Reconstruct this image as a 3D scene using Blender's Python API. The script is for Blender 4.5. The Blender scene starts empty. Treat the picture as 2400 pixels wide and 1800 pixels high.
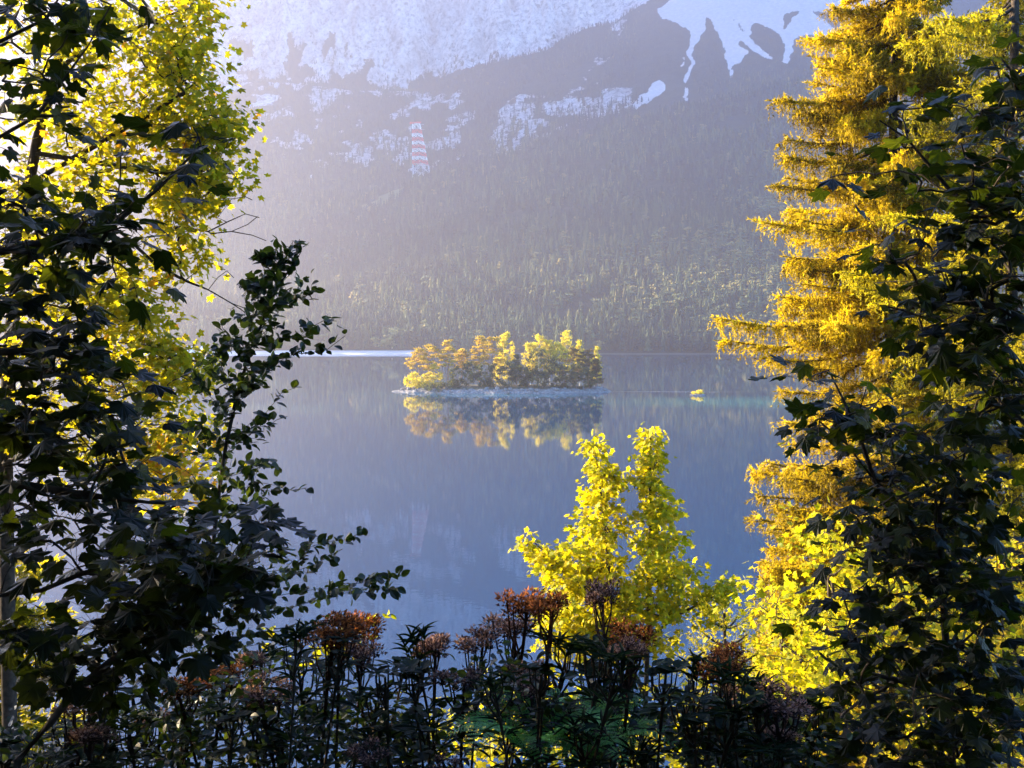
import bpy, math, random
import numpy as np
from mathutils import Vector

# ------------------------------------------------------------------ camera, world, sun, exposure
SC = bpy.context.scene
COL = SC.collection
H = 26.5                       # eye level above the lake (metres)
F = 2458.0; CX = 1106.0; HY = 701.0
R = math.radians
cam_d = bpy.data.cameras.new("camera"); cam = bpy.data.objects.new("camera", cam_d); COL.objects.link(cam)
cam.location = (0, 0, H); cam.rotation_euler = (R(90), 0, 0)
cam_d.sensor_width = 36; cam_d.lens = 40.0; cam_d.shift_y = -0.0581
cam_d.clip_start = 0.1; cam_d.clip_end = 20000
SC.camera = cam

SUN_EL, SUN_AZ = R(15.0), R(-69.0)          # azimuth measured from +Y, negative is to the left
world = bpy.data.worlds.new("World"); SC.world = world; world.use_nodes = True
wn = world.node_tree; wn.nodes.clear()
sky = wn.nodes.new("ShaderNodeTexSky"); sky.sky_type = 'NISHITA'; sky.sun_disc = False
sky.sun_elevation = SUN_EL; sky.sun_rotation = SUN_AZ; sky.altitude = 900
sky.air_density = 1.3; sky.dust_density = 0.3; sky.ozone_density = 7.0
bg = wn.nodes.new("ShaderNodeBackground"); bg.inputs[1].default_value = 0.13
wo = wn.nodes.new("ShaderNodeOutputWorld")
wn.links.new(sky.outputs[0], bg.inputs[0]); wn.links.new(bg.outputs[0], wo.inputs[0])

sd = bpy.data.lights.new("sun", 'SUN'); sun = bpy.data.objects.new("sun", sd); COL.objects.link(sun)
sd.energy = 5.0; sd.angle = R(0.5); sd.color = (1.0, 0.79, 0.50)
S_DIR = Vector((math.sin(SUN_AZ)*math.cos(SUN_EL), math.cos(SUN_AZ)*math.cos(SUN_EL), math.sin(SUN_EL)))
sun.rotation_euler = S_DIR.to_track_quat('Z', 'Y').to_euler()
sun.location = (-200, 50, 120)

SC.view_settings.view_transform = 'Standard'; SC.view_settings.look = 'None'
SC.view_settings.exposure = 3.4; SC.view_settings.gamma = 1.0
SC.view_settings.use_curve_mapping = False
cy = SC.cycles
cy.use_denoising = True
cy.max_bounces = 7; cy.diffuse_bounces = 3; cy.glossy_bounces = 3; cy.transmission_bounces = 4
cy.transparent_max_bounces = 8; cy.volume_bounces = 0

rng = np.random.default_rng(7)
random.seed(7)

# ------------------------------------------------------------------ helpers
def at(vx, vy, Y):
    return np.array([(vx-CX)/F*Y, Y, H+(HY-vy)/F*Y])

def ground_z(x, y):
    y = np.asarray(y, float); x = np.asarray(x, float)
    z = H - 1.62 - 0.55*np.clip(y-2.6, 0, None) + 0.35*np.clip(-y-3, 0, None)
    return z + 0.12*np.sin(x*1.3+y*.7) + 0.10*np.sin(x*.5-y*1.9) + 0.35*np.sin(x*.13+1.0)*np.clip(y*.1, 0, 1)

def _hash(ix, iy, seed):
    n = (ix.astype(np.int64)*374761393 + iy.astype(np.int64)*668265263 + seed*974634777) & 0x7fffffff
    n = ((n ^ (n >> 13))*1274126177) & 0x7fffffff
    return ((n ^ (n >> 16)) & 0xffff)/65535.0
def vnoise(x, y, seed=0):
    x = np.asarray(x, float); y = np.asarray(y, float)
    ix = np.floor(x); iy = np.floor(y); fx = x-ix; fy = y-iy
    fx = fx*fx*(3-2*fx); fy = fy*fy*(3-2*fy)
    a = _hash(ix, iy, seed); b = _hash(ix+1, iy, seed); c = _hash(ix, iy+1, seed); d = _hash(ix+1, iy+1, seed)
    return (a*(1-fx)+b*fx)*(1-fy)+(c*(1-fx)+d*fx)*fy
def fbm(x, y, seed=0, oct=4):
    s = 0; a = .5
    for k in range(oct):
        s = s + a*vnoise(x*2**k, y*2**k, seed+k*17); a *= .5
    return s/(1-.5**oct)
def sstep(a, b, x):
    t = np.clip((x-a)/(b-a), 0, 1); return t*t*(3-2*t)

class MB:
    def __init__(s): s.v = []; s.f = []; s.a = []; s.n = 0
    def add(s, V, Fc, a=0.5):
        V = np.asarray(V, float).reshape(-1, 3); Fc = np.asarray(Fc, np.int64)
        s.v.append(V); s.f.append(Fc+s.n)
        s.a.append(np.full(len(V), a, float) if np.isscalar(a) else np.asarray(a, float).ravel()); s.n += len(V)
    def build(s, name, mat, parent=None, smooth=False):
        V = np.concatenate(s.v) if s.v else np.zeros((0, 3)); A = np.concatenate(s.a) if s.a else np.zeros(0)
        if parent is not None: V = V-np.array(parent.location)
        me = bpy.data.meshes.new(name)
        me.vertices.add(len(V)); me.vertices.foreach_set("co", V.astype(np.float32).ravel())
        lens = np.concatenate([np.full(len(f), f.shape[1]) for f in s.f]); loops = np.concatenate([f.ravel() for f in s.f])
        me.loops.add(len(loops)); me.loops.foreach_set("vertex_index", loops.astype(np.int32))
        me.polygons.add(len(lens)); st = np.concatenate([[0], np.cumsum(lens)[:-1]])
        me.polygons.foreach_set("loop_start", st.astype(np.int32))
        me.polygons.foreach_set("use_smooth", np.full(len(lens), smooth))
        at_ = me.attributes.new("var", 'FLOAT', 'POINT'); at_.data.foreach_set("value", A.astype(np.float32))
        me.update(); me.validate()
        me.materials.append(mat)
        o = bpy.data.objects.new(name, me); COL.objects.link(o)
        if parent is not None: o.parent = parent
        return o

def thing(name, loc, label, cat, group=None):
    o = bpy.data.objects.new(name, None); COL.objects.link(o); o.location = tuple(float(c) for c in loc)
    o.empty_display_size = .3
    o["label"] = label; o["category"] = cat
    if group: o["group"] = group
    return o
def tag(o, label, cat, group=None, kind=None):
    if label: o["label"] = label
    if cat: o["category"] = cat
    if group: o["group"] = group
    if kind: o["kind"] = kind
    return o
def copy_tree(root, loc, rz, sc, label, group=None):
    r = root.copy(); COL.objects.link(r); r.location = tuple(float(c) for c in loc); r.rotation_euler = (0, 0, rz)
    r.scale = (sc, sc, sc) if np.isscalar(sc) else sc
    r["label"] = label
    if group: r["group"] = group
    for ch in list(root.children):
        c = ch.copy(); COL.objects.link(c); c.parent = r
    return r

def tube(mb, pts, rad, k=5, a=0.5):
    P = np.asarray(pts, float); n = len(P)
    if n < 2: return
    rad = np.full(n, rad, float) if np.isscalar(rad) else np.asarray(rad, float)
    T = np.gradient(P, axis=0); T /= np.linalg.norm(T, axis=1, keepdims=True)+1e-9
    up = np.where(np.abs(T[:, 2:3]) > .9, np.array([[1., 0, 0]]), np.array([[0, 0, 1.]]))
    U = np.cross(T, up); U /= np.linalg.norm(U, axis=1, keepdims=True)+1e-9; W = np.cross(T, U)
    an = np.arange(k)*2*math.pi/k
    V = P[:, None]+rad[:, None, None]*(np.cos(an)[None, :, None]*U[:, None]+np.sin(an)[None, :, None]*W[:, None])
    i = np.arange(n-1)[:, None]*k; j = np.arange(k)[None]; j2 = (j+1) % k
    Q = np.stack([i+j, i+j2, i+k+j2, i+k+j], -1).reshape(-1, 4)
    mb.add(V.reshape(-1, 3), Q, a)

def unit(v): return v/(np.linalg.norm(v, axis=-1, keepdims=True)+1e-9)
def frames(D, N):
    """rotation per leaf: columns x, y (=D along the leaf), z (~N)"""
    D = unit(D); X = unit(np.cross(D, N)); Z = np.cross(X, D)
    return np.stack([X, D, Z], -1)
def scatter_tpl(mb, tpl, P, Rm, s, a):
    L, Fc = tpl; n = len(P)
    if n == 0: return
    s = np.broadcast_to(s, (n,))
    V = P[:, None]+s[:, None, None]*np.einsum('nij,kj->nki', Rm, L)
    Fa = (Fc[None]+(np.arange(n)*len(L))[:, None, None]).reshape(-1, Fc.shape[1])
    mb.add(V.reshape(-1, 3), Fa, np.repeat(np.broadcast_to(a, (n,)), len(L)))

# leaf templates -------------------------------------------------
def maple_tpl(teeth=True, droop=.22):
    ctl = [(0, 1.0), (9, .80), (13, .84), (18, .68), (27, .60), (35, .69), (41, .79), (50, .92), (58, .72), (63, .74), (70, .58), (80, .53), (92, .58), (105, .64), (118, .52), (135, .38), (152, .30), (170, .10)] if teeth else \
          [(0, 1.0), (13, .78), (27, .56), (42, .76), (52, .90), (64, .66), (80, .50), (106, .62), (140, .36), (168, .1)]
    ang = [-a for a, r in ctl[:0:-1]]+[a for a, r in ctl]; rr = [r for a, r in ctl[:0:-1]]+[r for a, r in ctl]
    ang = np.radians(ang); rr = np.array(rr)
    x = rr*np.sin(ang); y = rr*np.cos(ang)
    z = -droop*rr**2+.06*np.cos(ang*7)*rr
    V = np.vstack([[0, 0, 0], np.stack([x, y, z], 1)]); n = len(ang)
    Fc = np.array([[0, i+1, i] for i in range(1, n)])
    return V, Fc
def oval_tpl(w=.36, fold=.10, curve=-.12, n=5):
    ys = np.linspace(0, 1, n+1); ww = w*np.sin(np.pi*ys**.85)**.8; ww[0] = .01; ww[-1] = .0
    V = []; Fc = []
    for y, q in zip(ys, ww):
        z = curve*y*y; V += [(-q, y, z+fold*q/w), (0, y, z), (q, y, z+fold*q/w)]
    for i in range(n):
        b = i*3; Fc += [(b, b+1, b+4, b+3), (b+1, b+2, b+5, b+4)]
    return np.array(V, float), np.array(Fc)
MAPLE_HI, MAPLE_LO = [maple_tpl(True, q) for q in (.05, .22, .42, .62)], [maple_tpl(False, q) for q in (.08, .25, .5)]
BEECH = oval_tpl(.33, .09, -.10, 5); LANCE = oval_tpl(.15, .06, -.32, 5); OVAL_LO = oval_tpl(.34, .08, -.1, 3)
BLADE = (np.array([[-.13, 0, 0], [.13, 0, 0], [.10, .6, .02], [0, 1, 0], [-.10, .6, .02]]), np.array([[0, 1, 2, 3, 4]]))
NEEDLE = (np.array([[-.5, 0, 0], [.5, 0, 0], [0, 1, 0]], float), np.array([[0, 1, 2]]))
TUFT = (np.array([[-.5, -.35, 0], [.15, -.5, .05], [.55, .05, -.05], [.1, .5, .05], [-.45, .3, 0]], float), np.array([[0, 1, 2, 3, 4]]))

def rand_dirs(n, up=0.0, flat=1.0):
    v = rng.normal(size=(n, 3)); v[:, 2] = v[:, 2]*flat+up
    return unit(v)

# materials ------------------------------------------------------
def new_mat(name):
    m = bpy.data.materials.new(name); m.use_nodes = True; nt = m.node_tree; nt.nodes.clear()
    out = nt.nodes.new("ShaderNodeOutputMaterial"); return m, nt, out
def ramp(nt, stops):
    r = nt.nodes.new("ShaderNodeValToRGB"); e = r.color_ramp.elements
    while len(e) < len(stops): e.new(.5)
    for k, (p, c) in enumerate(stops): e[k].position = p; e[k].color = (*c, 1)
    return r
def leaf_mat(name, cols, trans=.45, tcols=None, rough=.5, spec=.3):
    m, nt, out = new_mat(name); N = nt.nodes; L = nt.links
    a = N.new("ShaderNodeAttribute"); a.attribute_name = "var"
    k = len(cols)
    r1 = ramp(nt, [(i/max(1, k-1), c) for i, c in enumerate(cols)]); L.new(a.outputs["Fac"], r1.inputs[0])
    tcols = tcols or [(c[0]*1.7, c[1]*1.5, c[2]*.8) for c in cols]
    r2 = ramp(nt, [(i/max(1, k-1), c) for i, c in enumerate(tcols)]); L.new(a.outputs["Fac"], r2.inputs[0])
    p = N.new("ShaderNodeBsdfPrincipled"); p.inputs["Roughness"].default_value = rough; p.inputs["Specular IOR Level"].default_value = spec
    t = N.new("ShaderNodeBsdfTranslucent"); mx = N.new("ShaderNodeMixShader"); mx.inputs[0].default_value = trans
    L.new(r1.outputs[0], p.inputs["Base Color"]); L.new(r2.outputs[0], t.inputs[0])
    L.new(p.outputs[0], mx.inputs[1]); L.new(t.outputs[0], mx.inputs[2]); L.new(mx.outputs[0], out.inputs[0])
    return m
def noise_mat(name, c1, c2, scale=3.0, rough=.9, bump=.3, detail=6, spec=.2):
    m, nt, out = new_mat(name); N = nt.nodes; L = nt.links
    tc = N.new("ShaderNodeTexCoord"); n = N.new("ShaderNodeTexNoise"); n.inputs["Scale"].default_value = scale; n.inputs["Detail"].default_value = detail
    L.new(tc.outputs["Object"], n.inputs["Vector"])
    r = ramp(nt, [(.35, c1), (.65, c2)]); L.new(n.outputs[0], r.inputs[0])
    p = N.new("ShaderNodeBsdfPrincipled"); p.inputs["Roughness"].default_value = rough; p.inputs["Specular IOR Level"].default_value = spec
    L.new(r.outputs[0], p.inputs["Base Color"])
    b = N.new("ShaderNodeBump"); b.inputs["Strength"].default_value = bump; L.new(n.outputs[0], b.inputs["Height"]); L.new(b.outputs[0], p.inputs["Normal"])
    L.new(p.outputs[0], out.inputs[0]); return m
def plain(name, c, rough=.6, metal=0):
    return noise_mat(name, tuple(x*.88 for x in c), tuple(min(1, x*1.08) for x in c), 2.0, rough, .05)

M = {}
M['bark'] = noise_mat('bark', (.018, .013, .009), (.05, .037, .026), 22, .9, .6)
M['bark_pine'] = noise_mat('bark_pine', (.16, .08, .045), (.26, .14, .08), 3, .9, .5)
M['bark_birch'] = noise_mat('bark_birch', (.35, .32, .28), (.6, .57, .52), 4, .8, .3)
M['leaf_maple_sunny'] = leaf_mat('leaf_maple_sunny', [(.04, .065, .007), (.20, .20, .012), (.30, .25, .012), (.36, .18, .015)], .5,  # dark first stop paints in the leaves that get no sun
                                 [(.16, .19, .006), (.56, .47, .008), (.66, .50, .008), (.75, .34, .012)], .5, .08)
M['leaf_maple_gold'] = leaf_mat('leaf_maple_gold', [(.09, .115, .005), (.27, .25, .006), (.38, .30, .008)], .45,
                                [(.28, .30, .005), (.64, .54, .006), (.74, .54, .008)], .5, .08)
M['leaf_maple_painted_shade'] = leaf_mat('leaf_maple_painted_shade', [(.0015, .003, .001), (.003, .005, .0015), (.006, .010, .0025)], .3,  # near-black leaf colour holds the shade of the near maples
                            [(.014, .024, .002), (.03, .045, .003), (.17, .20, .007)], .45, .10)  # bright last stop paints a backlit glow on a few leaves
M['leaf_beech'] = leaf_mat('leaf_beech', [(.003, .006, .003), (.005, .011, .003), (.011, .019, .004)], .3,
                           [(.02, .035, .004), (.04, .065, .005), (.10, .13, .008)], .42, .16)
M['needle_gold'] = leaf_mat('needle_gold', [(.05, .035, .006), (.28, .195, .008), (.43, .315, .010)], .4, [(.14, .10, .006), (.55, .39, .008), (.75, .56, .010)], .6, .1)
M['needle_lime'] = leaf_mat('needle_lime', [(.04, .04, .006), (.22, .19, .008), (.36, .30, .010)], .4, [(.12, .11, .006), (.46, .38, .008), (.64, .53, .010)], .6, .1)
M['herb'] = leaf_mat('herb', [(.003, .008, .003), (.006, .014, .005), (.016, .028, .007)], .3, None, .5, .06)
M['herb_stem'] = noise_mat('herb_stem', (.012, .011, .007), (.03, .02, .012), 30, .9, .1, 6, .05)
M['fluff_mauve'] = leaf_mat('fluff_mauve', [(.014, .009, .009), (.05, .028, .03), (.20, .13, .14)], .4, None, .9, .1)
M['fluff_rust'] = leaf_mat('fluff_rust', [(.02, .007, .004), (.075, .026, .011), (.27, .10, .04)], .4, None, .9, .1)  # rust hue, brightened in the colour for sun on the heads
M['fern'] = leaf_mat('fern', [(.03, .13, .02), (.05, .20, .03), (.08, .26, .04)], .35, None, .45, .3)
M['soil'] = noise_mat('soil', (.018, .016, .010), (.045, .042, .02), 1.3, 1, .5)

# ------------------------------------------------------------------ lake, far terrain
def px_t(vx): return (np.asarray(vx, float)-CX)/F
def px_e(vy): return (HY-np.asarray(vy, float))/F

tc = np.concatenate([np.linspace(-1.30, -.505, 60), np.linspace(-.50, .50, 660), np.linspace(.505, .95, 40)])
yr = np.concatenate([np.linspace(1000, 1100, 46), np.linspace(1104, 2000, 210), np.linspace(2006, 2150, 22), np.linspace(2155, 3350, 250), np.linspace(3370, 3900, 16)])
T, Yg = np.meshgrid(tc, yr, indexing='ij')
vxs = tc*F+CX
crest1 = np.interp(vxs, [-2500, -200, 450, 600, 760, 860, 960, 1070, 1150, 1250, 1380, 1500, 1650, 1800, 2212, 3400],
                   [400, 460, 445, 432, 428, 402, 380, 347, 324, 297, 259, 236, 203, 165, 80, 0])
crest2 = np.interp(vxs, [-2500, 300, 450, 560, 700, 850, 930, 1000, 1080, 1180, 1260, 1330, 1400, 1500, 1700, 2300, 3400],
                   [110, 170, 180, 176, 190, 198, 195, 162, 132, 107, 64, 44, 0, -40, -90, -150, -200])
z1 = H+2000*px_e(crest1); z2 = H+2700*px_e(crest2)
kn_y = np.array([1000, 1018, 1040, 1060, 1300, 1620, 2000, 2130, 2400, 2700, 2830, 3050, 3350, 3900], float)
zk = np.stack([np.full_like(z1, -4), np.zeros_like(z1)+.0, np.full_like(z1, 2.4), np.full_like(z1, 9), 6+.24*z1, 4+.54*z1, z1,
               z1-14, z1+(z2-z1)*.40, z2, z2+18, z2+.45*(1500-z2), np.full_like(z1, 1620), np.full_like(z1, 1690)], 1)
Z = np.empty_like(T)
for i in range(len(tc)):
    Z[i] = np.interp(yr, kn_y, zk[i])
ker = np.ones(9)/9
Zp = np.pad(Z, ((0, 0), (4, 4)), mode='edge')
Zs = sum(Zp[:, k:k+Z.shape[1]]*ker[k] for k in range(9))
wsm = sstep(1100, 1160, Yg)*(1-sstep(2650, 2700, Yg)*.5)
Z = Z*(1-wsm)+Zs*wsm
X = T*Yg
n_big = fbm(X/260, Yg/260, 3, 5)-.5
n_fine = fbm(X/46, Yg/46, 11, 4)-.5
far = sstep(1040, 1300, Yg)
Z += far*(n_big*55*(1-sstep(1800, 2000, Yg)*.75)*(1-sstep(2500, 2700, Yg)*.5)+n_fine*14)
cl = sstep(2720, 2900, Yg)
gul = fbm(X/120+fbm(X/200, Z/200, 5, 3)*1.5, Z/420, 21, 5)
rid = 1-np.abs(2*fbm(X/70, Z/210, 31, 5)-1)
rid2 = 1-np.abs(2*fbm(X/24+Z/90, Z/40, 37, 4)-1)
Z += cl*((gul-.5)*190+(rid-.6)*120+(rid2-.6)*34)
# the flank on the left, outside the picture, raised to shade the slopes
wl = sstep(-.47, -.64, T)*sstep(1650, 2500, Yg)
Z = Z*(1-wl)+wl*np.maximum(Z, 1690+60*n_big)
Z = np.minimum(Z, 1740)
E = (Z-H)/Yg
VX = T*F+CX; VY = HY-E*F

def poly_mask(vx, vy, poly):
    x = vx; y = vy; ins = np.zeros(x.shape, bool); n = len(poly)
    for i in range(n):
        x1, y1 = poly[i]; x2, y2 = poly[(i+1) % n]
        if y1 == y2: continue
        c = ((y1 > y) != (y2 > y)) & (x < (x2-x1)*(y-y1)/(y2-y1)+x1); ins ^= c
    return ins
OUTCROPS = [
    ([(1050, 340), (1080, 235), (1130, 200), (1200, 210), (1260, 215), (1320, 188), (1375, 195), (1360, 240), (1250, 266), (1150, 310), (1080, 340)], .41),
    ([(580, 305), (640, 278), (705, 298), (650, 328)], .40),
    ([(730, 350), (830, 280), (890, 295), (885, 335), (820, 372)], .40),
    ([(915, 310), (975, 282), (990, 310), (940, 330)], .40),
    ([(650, 260), (680, 200), (770, 195), (745, 255)], .45),
    ([(860, 250), (880, 190), (945, 185), (905, 255)], .44),
    ([(1130, 240), (1250, 190), (1335, 30), (1360, 40), (1300, 190)], .50),
    ([(500, 290), (520, 230), (600, 200), (620, 250)], .48),
    ([(470, 330), (560, 185), (1000, 185), (1070, 330), (900, 372), (620, 362)], .545),
]
_sc = lambda l: [(1209+x*.511, y*.511) for x, y in l]
SCREE = [
    _sc([(295, 472), (330, 430), (395, 345), (435, 342), (440, 380), (400, 415), (350, 455)]),
    _sc([(400, 45), (430, 72), (480, 88), (530, 122), (555, 130), (555, 180), (545, 260), (532, 330), (527, 436), (540, 430), (549, 330), (562, 260), (575, 200), (594, 140), (614, 90), (620, 50), (560, 0), (470, 0)]),
    _sc([(610, 50), (640, 90), (660, 130), (690, 190), (695, 240), (714, 270), (722, 332), (730, 330), (736, 270), (746, 292), (772, 270), (782, 240), (802, 216), (748, 186), (762, 160), (800, 202), (902, 258), (908, 250), (832, 188), (764, 128), (705, 45), (650, 20)]),
    _sc([(700, 40), (800, -10), (950, 50), (948, 152), (900, 130), (850, 103), (820, 110), (795, 150), (755, 100)]),
    _sc([(940, 150), (985, 78), (1040, 38), (1110, 75), (1180, 140), (1260, 190), (1110, 162), (1050, 140), (1002, 170), (987, 210), (962, 270), (935, 264), (955, 200)]),
    _sc([(470, -500), (1450, -500), (1450, 30), (1180, 55), (1040, 42), (940, 62), (800, 8), (700, 48), (615, 62), (540, 30), (480, 10)]),
    _sc([(498, 278), (528, 225), (536, 226), (518, 272)]),
    _sc([(330, 0), (365, 0), (372, 22), (350, 14)]),
]
pv = VX+(fbm(X/60, Yg/60, 41, 4)-.5)*34; pw = VY+(fbm(X/60, Yg/60, 47, 4)-.5)*26
rock = np.zeros_like(T); scree = np.zeros_like(T)
nz = .6*fbm(X/42, Z/34, 53, 5)+.4*fbm(X/13, Z/16, 57, 4)
for poly, th in OUTCROPS:
    rock = np.maximum(rock, .62*(poly_mask(pv, pw, poly) & (Yg > 2140) & (Yg < 2760) & (nz > th)))
for poly in SCREE:
    scree = np.maximum(scree, poly_mask(VX+(nz-.5)*26, VY+(nz-.5)*20, poly) & (Yg > 2120))
cliff_line = 172+170*(fbm(X/95, Z/70, 61, 4)-.5)+110*(fbm(X/30, Z/22, 63, 4)-.5)
cliff = ((Yg > 2712) & (VX < 1440) & ((VY < cliff_line) | (Yg > 2980))) | ((Yg > 2380) & (VX < 930) & (VY < cliff_line))
cliff &= ~((nz > .56) & (VY > 70) & (fbm(X/90, Z/90, 67, 3) > .50))
rock = np.maximum(rock, cliff)
rock = np.maximum(rock, (T < -.52) & (Z > 750))
meadow = ((poly_mask(pv, pw, [(760, 448), (830, 418), (880, 398), (900, 402), (850, 430), (790, 455)]) |
           poly_mask(pv, pw, [(1290, 292), (1330, 280), (1370, 275), (1330, 292)])) & (Yg < 2010)).astype(float)
bw = (1.6+1.6*fbm(X/30, Yg*0, 71, 3))*np.where(VX < 900, 1.0, .30)
beach = ((Z < bw) & ((VX < 900) | (Z > -.6)) & (Yg < 1060)).astype(float)*np.where(VX < 900, 1, .10)

me = MB()
nT, nY = T.shape
i = np.arange(nT-1)[:, None]*nY; j = np.arange(nY-1)[None]
Q = np.stack([i+j, i+nY+j, i+nY+j+1, i+j+1], -1).reshape(-1, 4)
def soft(A, n=2):
    for _ in range(n):
        P_ = np.pad(A, 1, mode='edge'); A = (P_[:-2, 1:-1]+P_[2:, 1:-1]+P_[1:-1, :-2]+P_[1:-1, 2:]+2*A)/6
    return A
outc = soft((rock > .5) & (rock < .9), 3)
rock_s, scree_s = soft(rock.astype(float), 4), soft(scree.astype(float), 2)
Xf = X.ravel(); Q = Q[((Xf[Q] > -1570) & (Xf[Q] < 1930)).all(1)]
me.add(np.stack([X, Yg, Z], -1).reshape(-1, 3), Q, rock_s.ravel())

def mountain_mat():
    m, nt, out = new_mat('mountain'); N = nt.nodes; L = nt.links
    g = N.new("ShaderNodeNewGeometry")
    def nse(scale, det, vec=None, rough=.6):
        n = N.new("ShaderNodeTexNoise"); n.inputs["Scale"].default_value = scale; n.inputs["Detail"].default_value = det; n.inputs["Roughness"].default_value = rough
        L.new(vec or g.outputs["Position"], n.inputs["Vector"]); return n
    mp = N.new("ShaderNodeMapping"); mp.inputs["Scale"].default_value = (1, .4, .45); mp.inputs["Rotation"].default_value = (0, .35, 0)
    L.new(g.outputs["Position"], mp.inputs["Vector"])
    n1 = nse(.020, 12, mp.outputs[0], .74); n2 = nse(.075, 10, None, .75)
    r1 = ramp(nt, [(.30, (.24, .23, .24)), (.44, (.52, .50, .50)), (.56, (.76, .74, .73)), (.72, (.50, .48, .48))]); L.new(n1.outputs[0], r1.inputs[0])
    r2 = ramp(nt, [(.38, (.20, .20, .22)), (.46, (.75, .75, .76)), (.58, (1.15, 1.15, 1.15))]); L.new(n2.outputs[0], r2.inputs[0])  # dark stops put crack and crevice shading into the rock colour
    mr = N.new("ShaderNodeMix"); mr.data_type = 'RGBA'; mr.blend_type = 'MULTIPLY'; mr.inputs[0].default_value = 1
    L.new(r1.outputs[0], mr.inputs[6]); L.new(r2.outputs[0], mr.inputs[7])
    nf = nse(.05, 5); rf = ramp(nt, [(.4, (.018, .024, .012)), (.65, (.04, .045, .02))]); L.new(nf.outputs[0], rf.inputs[0])
    def att(nm):
        a = N.new("ShaderNodeAttribute"); a.attribute_name = nm; return a.outputs["Fac"]
    def mix(fac, A, Bc):
        x = N.new("ShaderNodeMix"); x.data_type = 'RGBA'; L.new(fac, x.inputs[0]); L.new(A, x.inputs[6])
        if isinstance(Bc, tuple): x.inputs[7].default_value = (*Bc, 1)
        else: L.new(Bc, x.inputs[7])
        return x.outputs[2]
    nm_ = nse(.055, 10, None, .72); mps = N.new("ShaderNodeMapping"); mps.inputs["Scale"].default_value = (1, .22, .22); L.new(g.outputs["Position"], mps.inputs["Vector"]); nms = nse(.09, 8, mps.outputs[0], .7)
    def crisp(o, noise, k=1.1, lo=.42, hi=.58):
        m1 = N.new("ShaderNodeMath"); m1.operation = 'MULTIPLY_ADD'; m1.inputs[1].default_value = k; m1.inputs[2].default_value = -.5*k; L.new(noise.outputs[0], m1.inputs[0])
        m2 = N.new("ShaderNodeMath"); m2.operation = 'ADD'; L.new(o, m2.inputs[0]); L.new(m1.outputs[0], m2.inputs[1])
        m3 = N.new("ShaderNodeMapRange"); m3.interpolation_type = 'SMOOTHSTEP'; m3.inputs[1].default_value = lo; m3.inputs[2].default_value = hi; L.new(m2.outputs[0], m3.inputs[0]); return m3.outputs[0]
    dk = N.new("ShaderNodeMix"); dk.data_type = 'RGBA'; dk.blend_type = 'MULTIPLY'; L.new(att("outcrop"), dk.inputs[0]); L.new(mr.outputs[2], dk.inputs[6]); dk.inputs[7].default_value = (.55, .55, .56, 1)
    mr = dk
    c = mix(crisp(att("var"), nm_, 1.7), rf.outputs[0], mr.outputs[2])
    ns = nse(.12, 6); rs = ramp(nt, [(.3, (.52, .50, .50)), (.7, (.68, .66, .66))]); L.new(ns.outputs[0], rs.inputs[0])
    c = mix(crisp(att("scree"), nms, 1.3), c, rs.outputs[0]); c = mix(att("meadow"), c, (.16, .15, .06)); c = mix(att("beach"), c, (.72, .70, .68))
    p = N.new("ShaderNodeBsdfPrincipled"); p.inputs["Roughness"].default_value = .95; p.inputs["Specular IOR Level"].default_value = .1
    L.new(c, p.inputs["Base Color"])
    b = N.new("ShaderNodeBump"); b.inputs["Strength"].default_value = .9; b.inputs["Distance"].default_value = 9; L.new(n2.outputs[0], b.inputs["Height"])
    b2 = N.new("ShaderNodeBump"); b2.inputs["Strength"].default_value = .8; b2.inputs["Distance"].default_value = 26; L.new(n1.outputs[0], b2.inputs["Height"]); L.new(b2.outputs[0], b.inputs["Normal"])
    L.new(b.outputs[0], p.inputs["Normal"]); L.new(p.outputs[0], out.inputs[0]); return m
mo = me.build("mountain", mountain_mat(), None, True)
for nm, arr in (("outcrop", outc), ("scree", scree_s), ("meadow", meadow), ("beach", beach)):
    a_ = mo.data.attributes.new(nm, 'FLOAT', 'POINT'); a_.data.foreach_set("value", arr.astype(np.float32).ravel())
tag(mo, "grey alpine mountain side with pale cliffs and scree gullies above the lake", None, None, "structure")

NOTREE = np.maximum(np.maximum(rock, np.clip(3*soft(scree, 5), 0, 1)), np.maximum(meadow, beach))
def terr(x, y):
    """height of the far terrain at x, y"""
    x = np.asarray(x, float); y = np.asarray(y, float); t = x/y
    fi = np.interp(t, tc, np.arange(nT)); fj = np.interp(y, yr, np.arange(nY))
    i0 = np.clip(fi.astype(int), 0, nT-2); j0 = np.clip(fj.astype(int), 0, nY-2); a = fi-i0; b = fj-j0
    f = lambda A: (A[i0, j0]*(1-b)+A[i0, j0+1]*b)*(1-a)+(A[i0+1, j0]*(1-b)+A[i0+1, j0+1]*b)*a
    return f(Z), f(NOTREE)

def hit(vx, vy):
    i0 = int(np.interp((vx-CX)/F, tc, np.arange(nT))); k = np.nonzero(VY[i0] <= vy)[0]
    y = yr[k[0]] if len(k) else 2000.0
    x = (vx-CX)/F*y; return np.array([x, y, float(terr(x, y)[0])])

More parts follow.
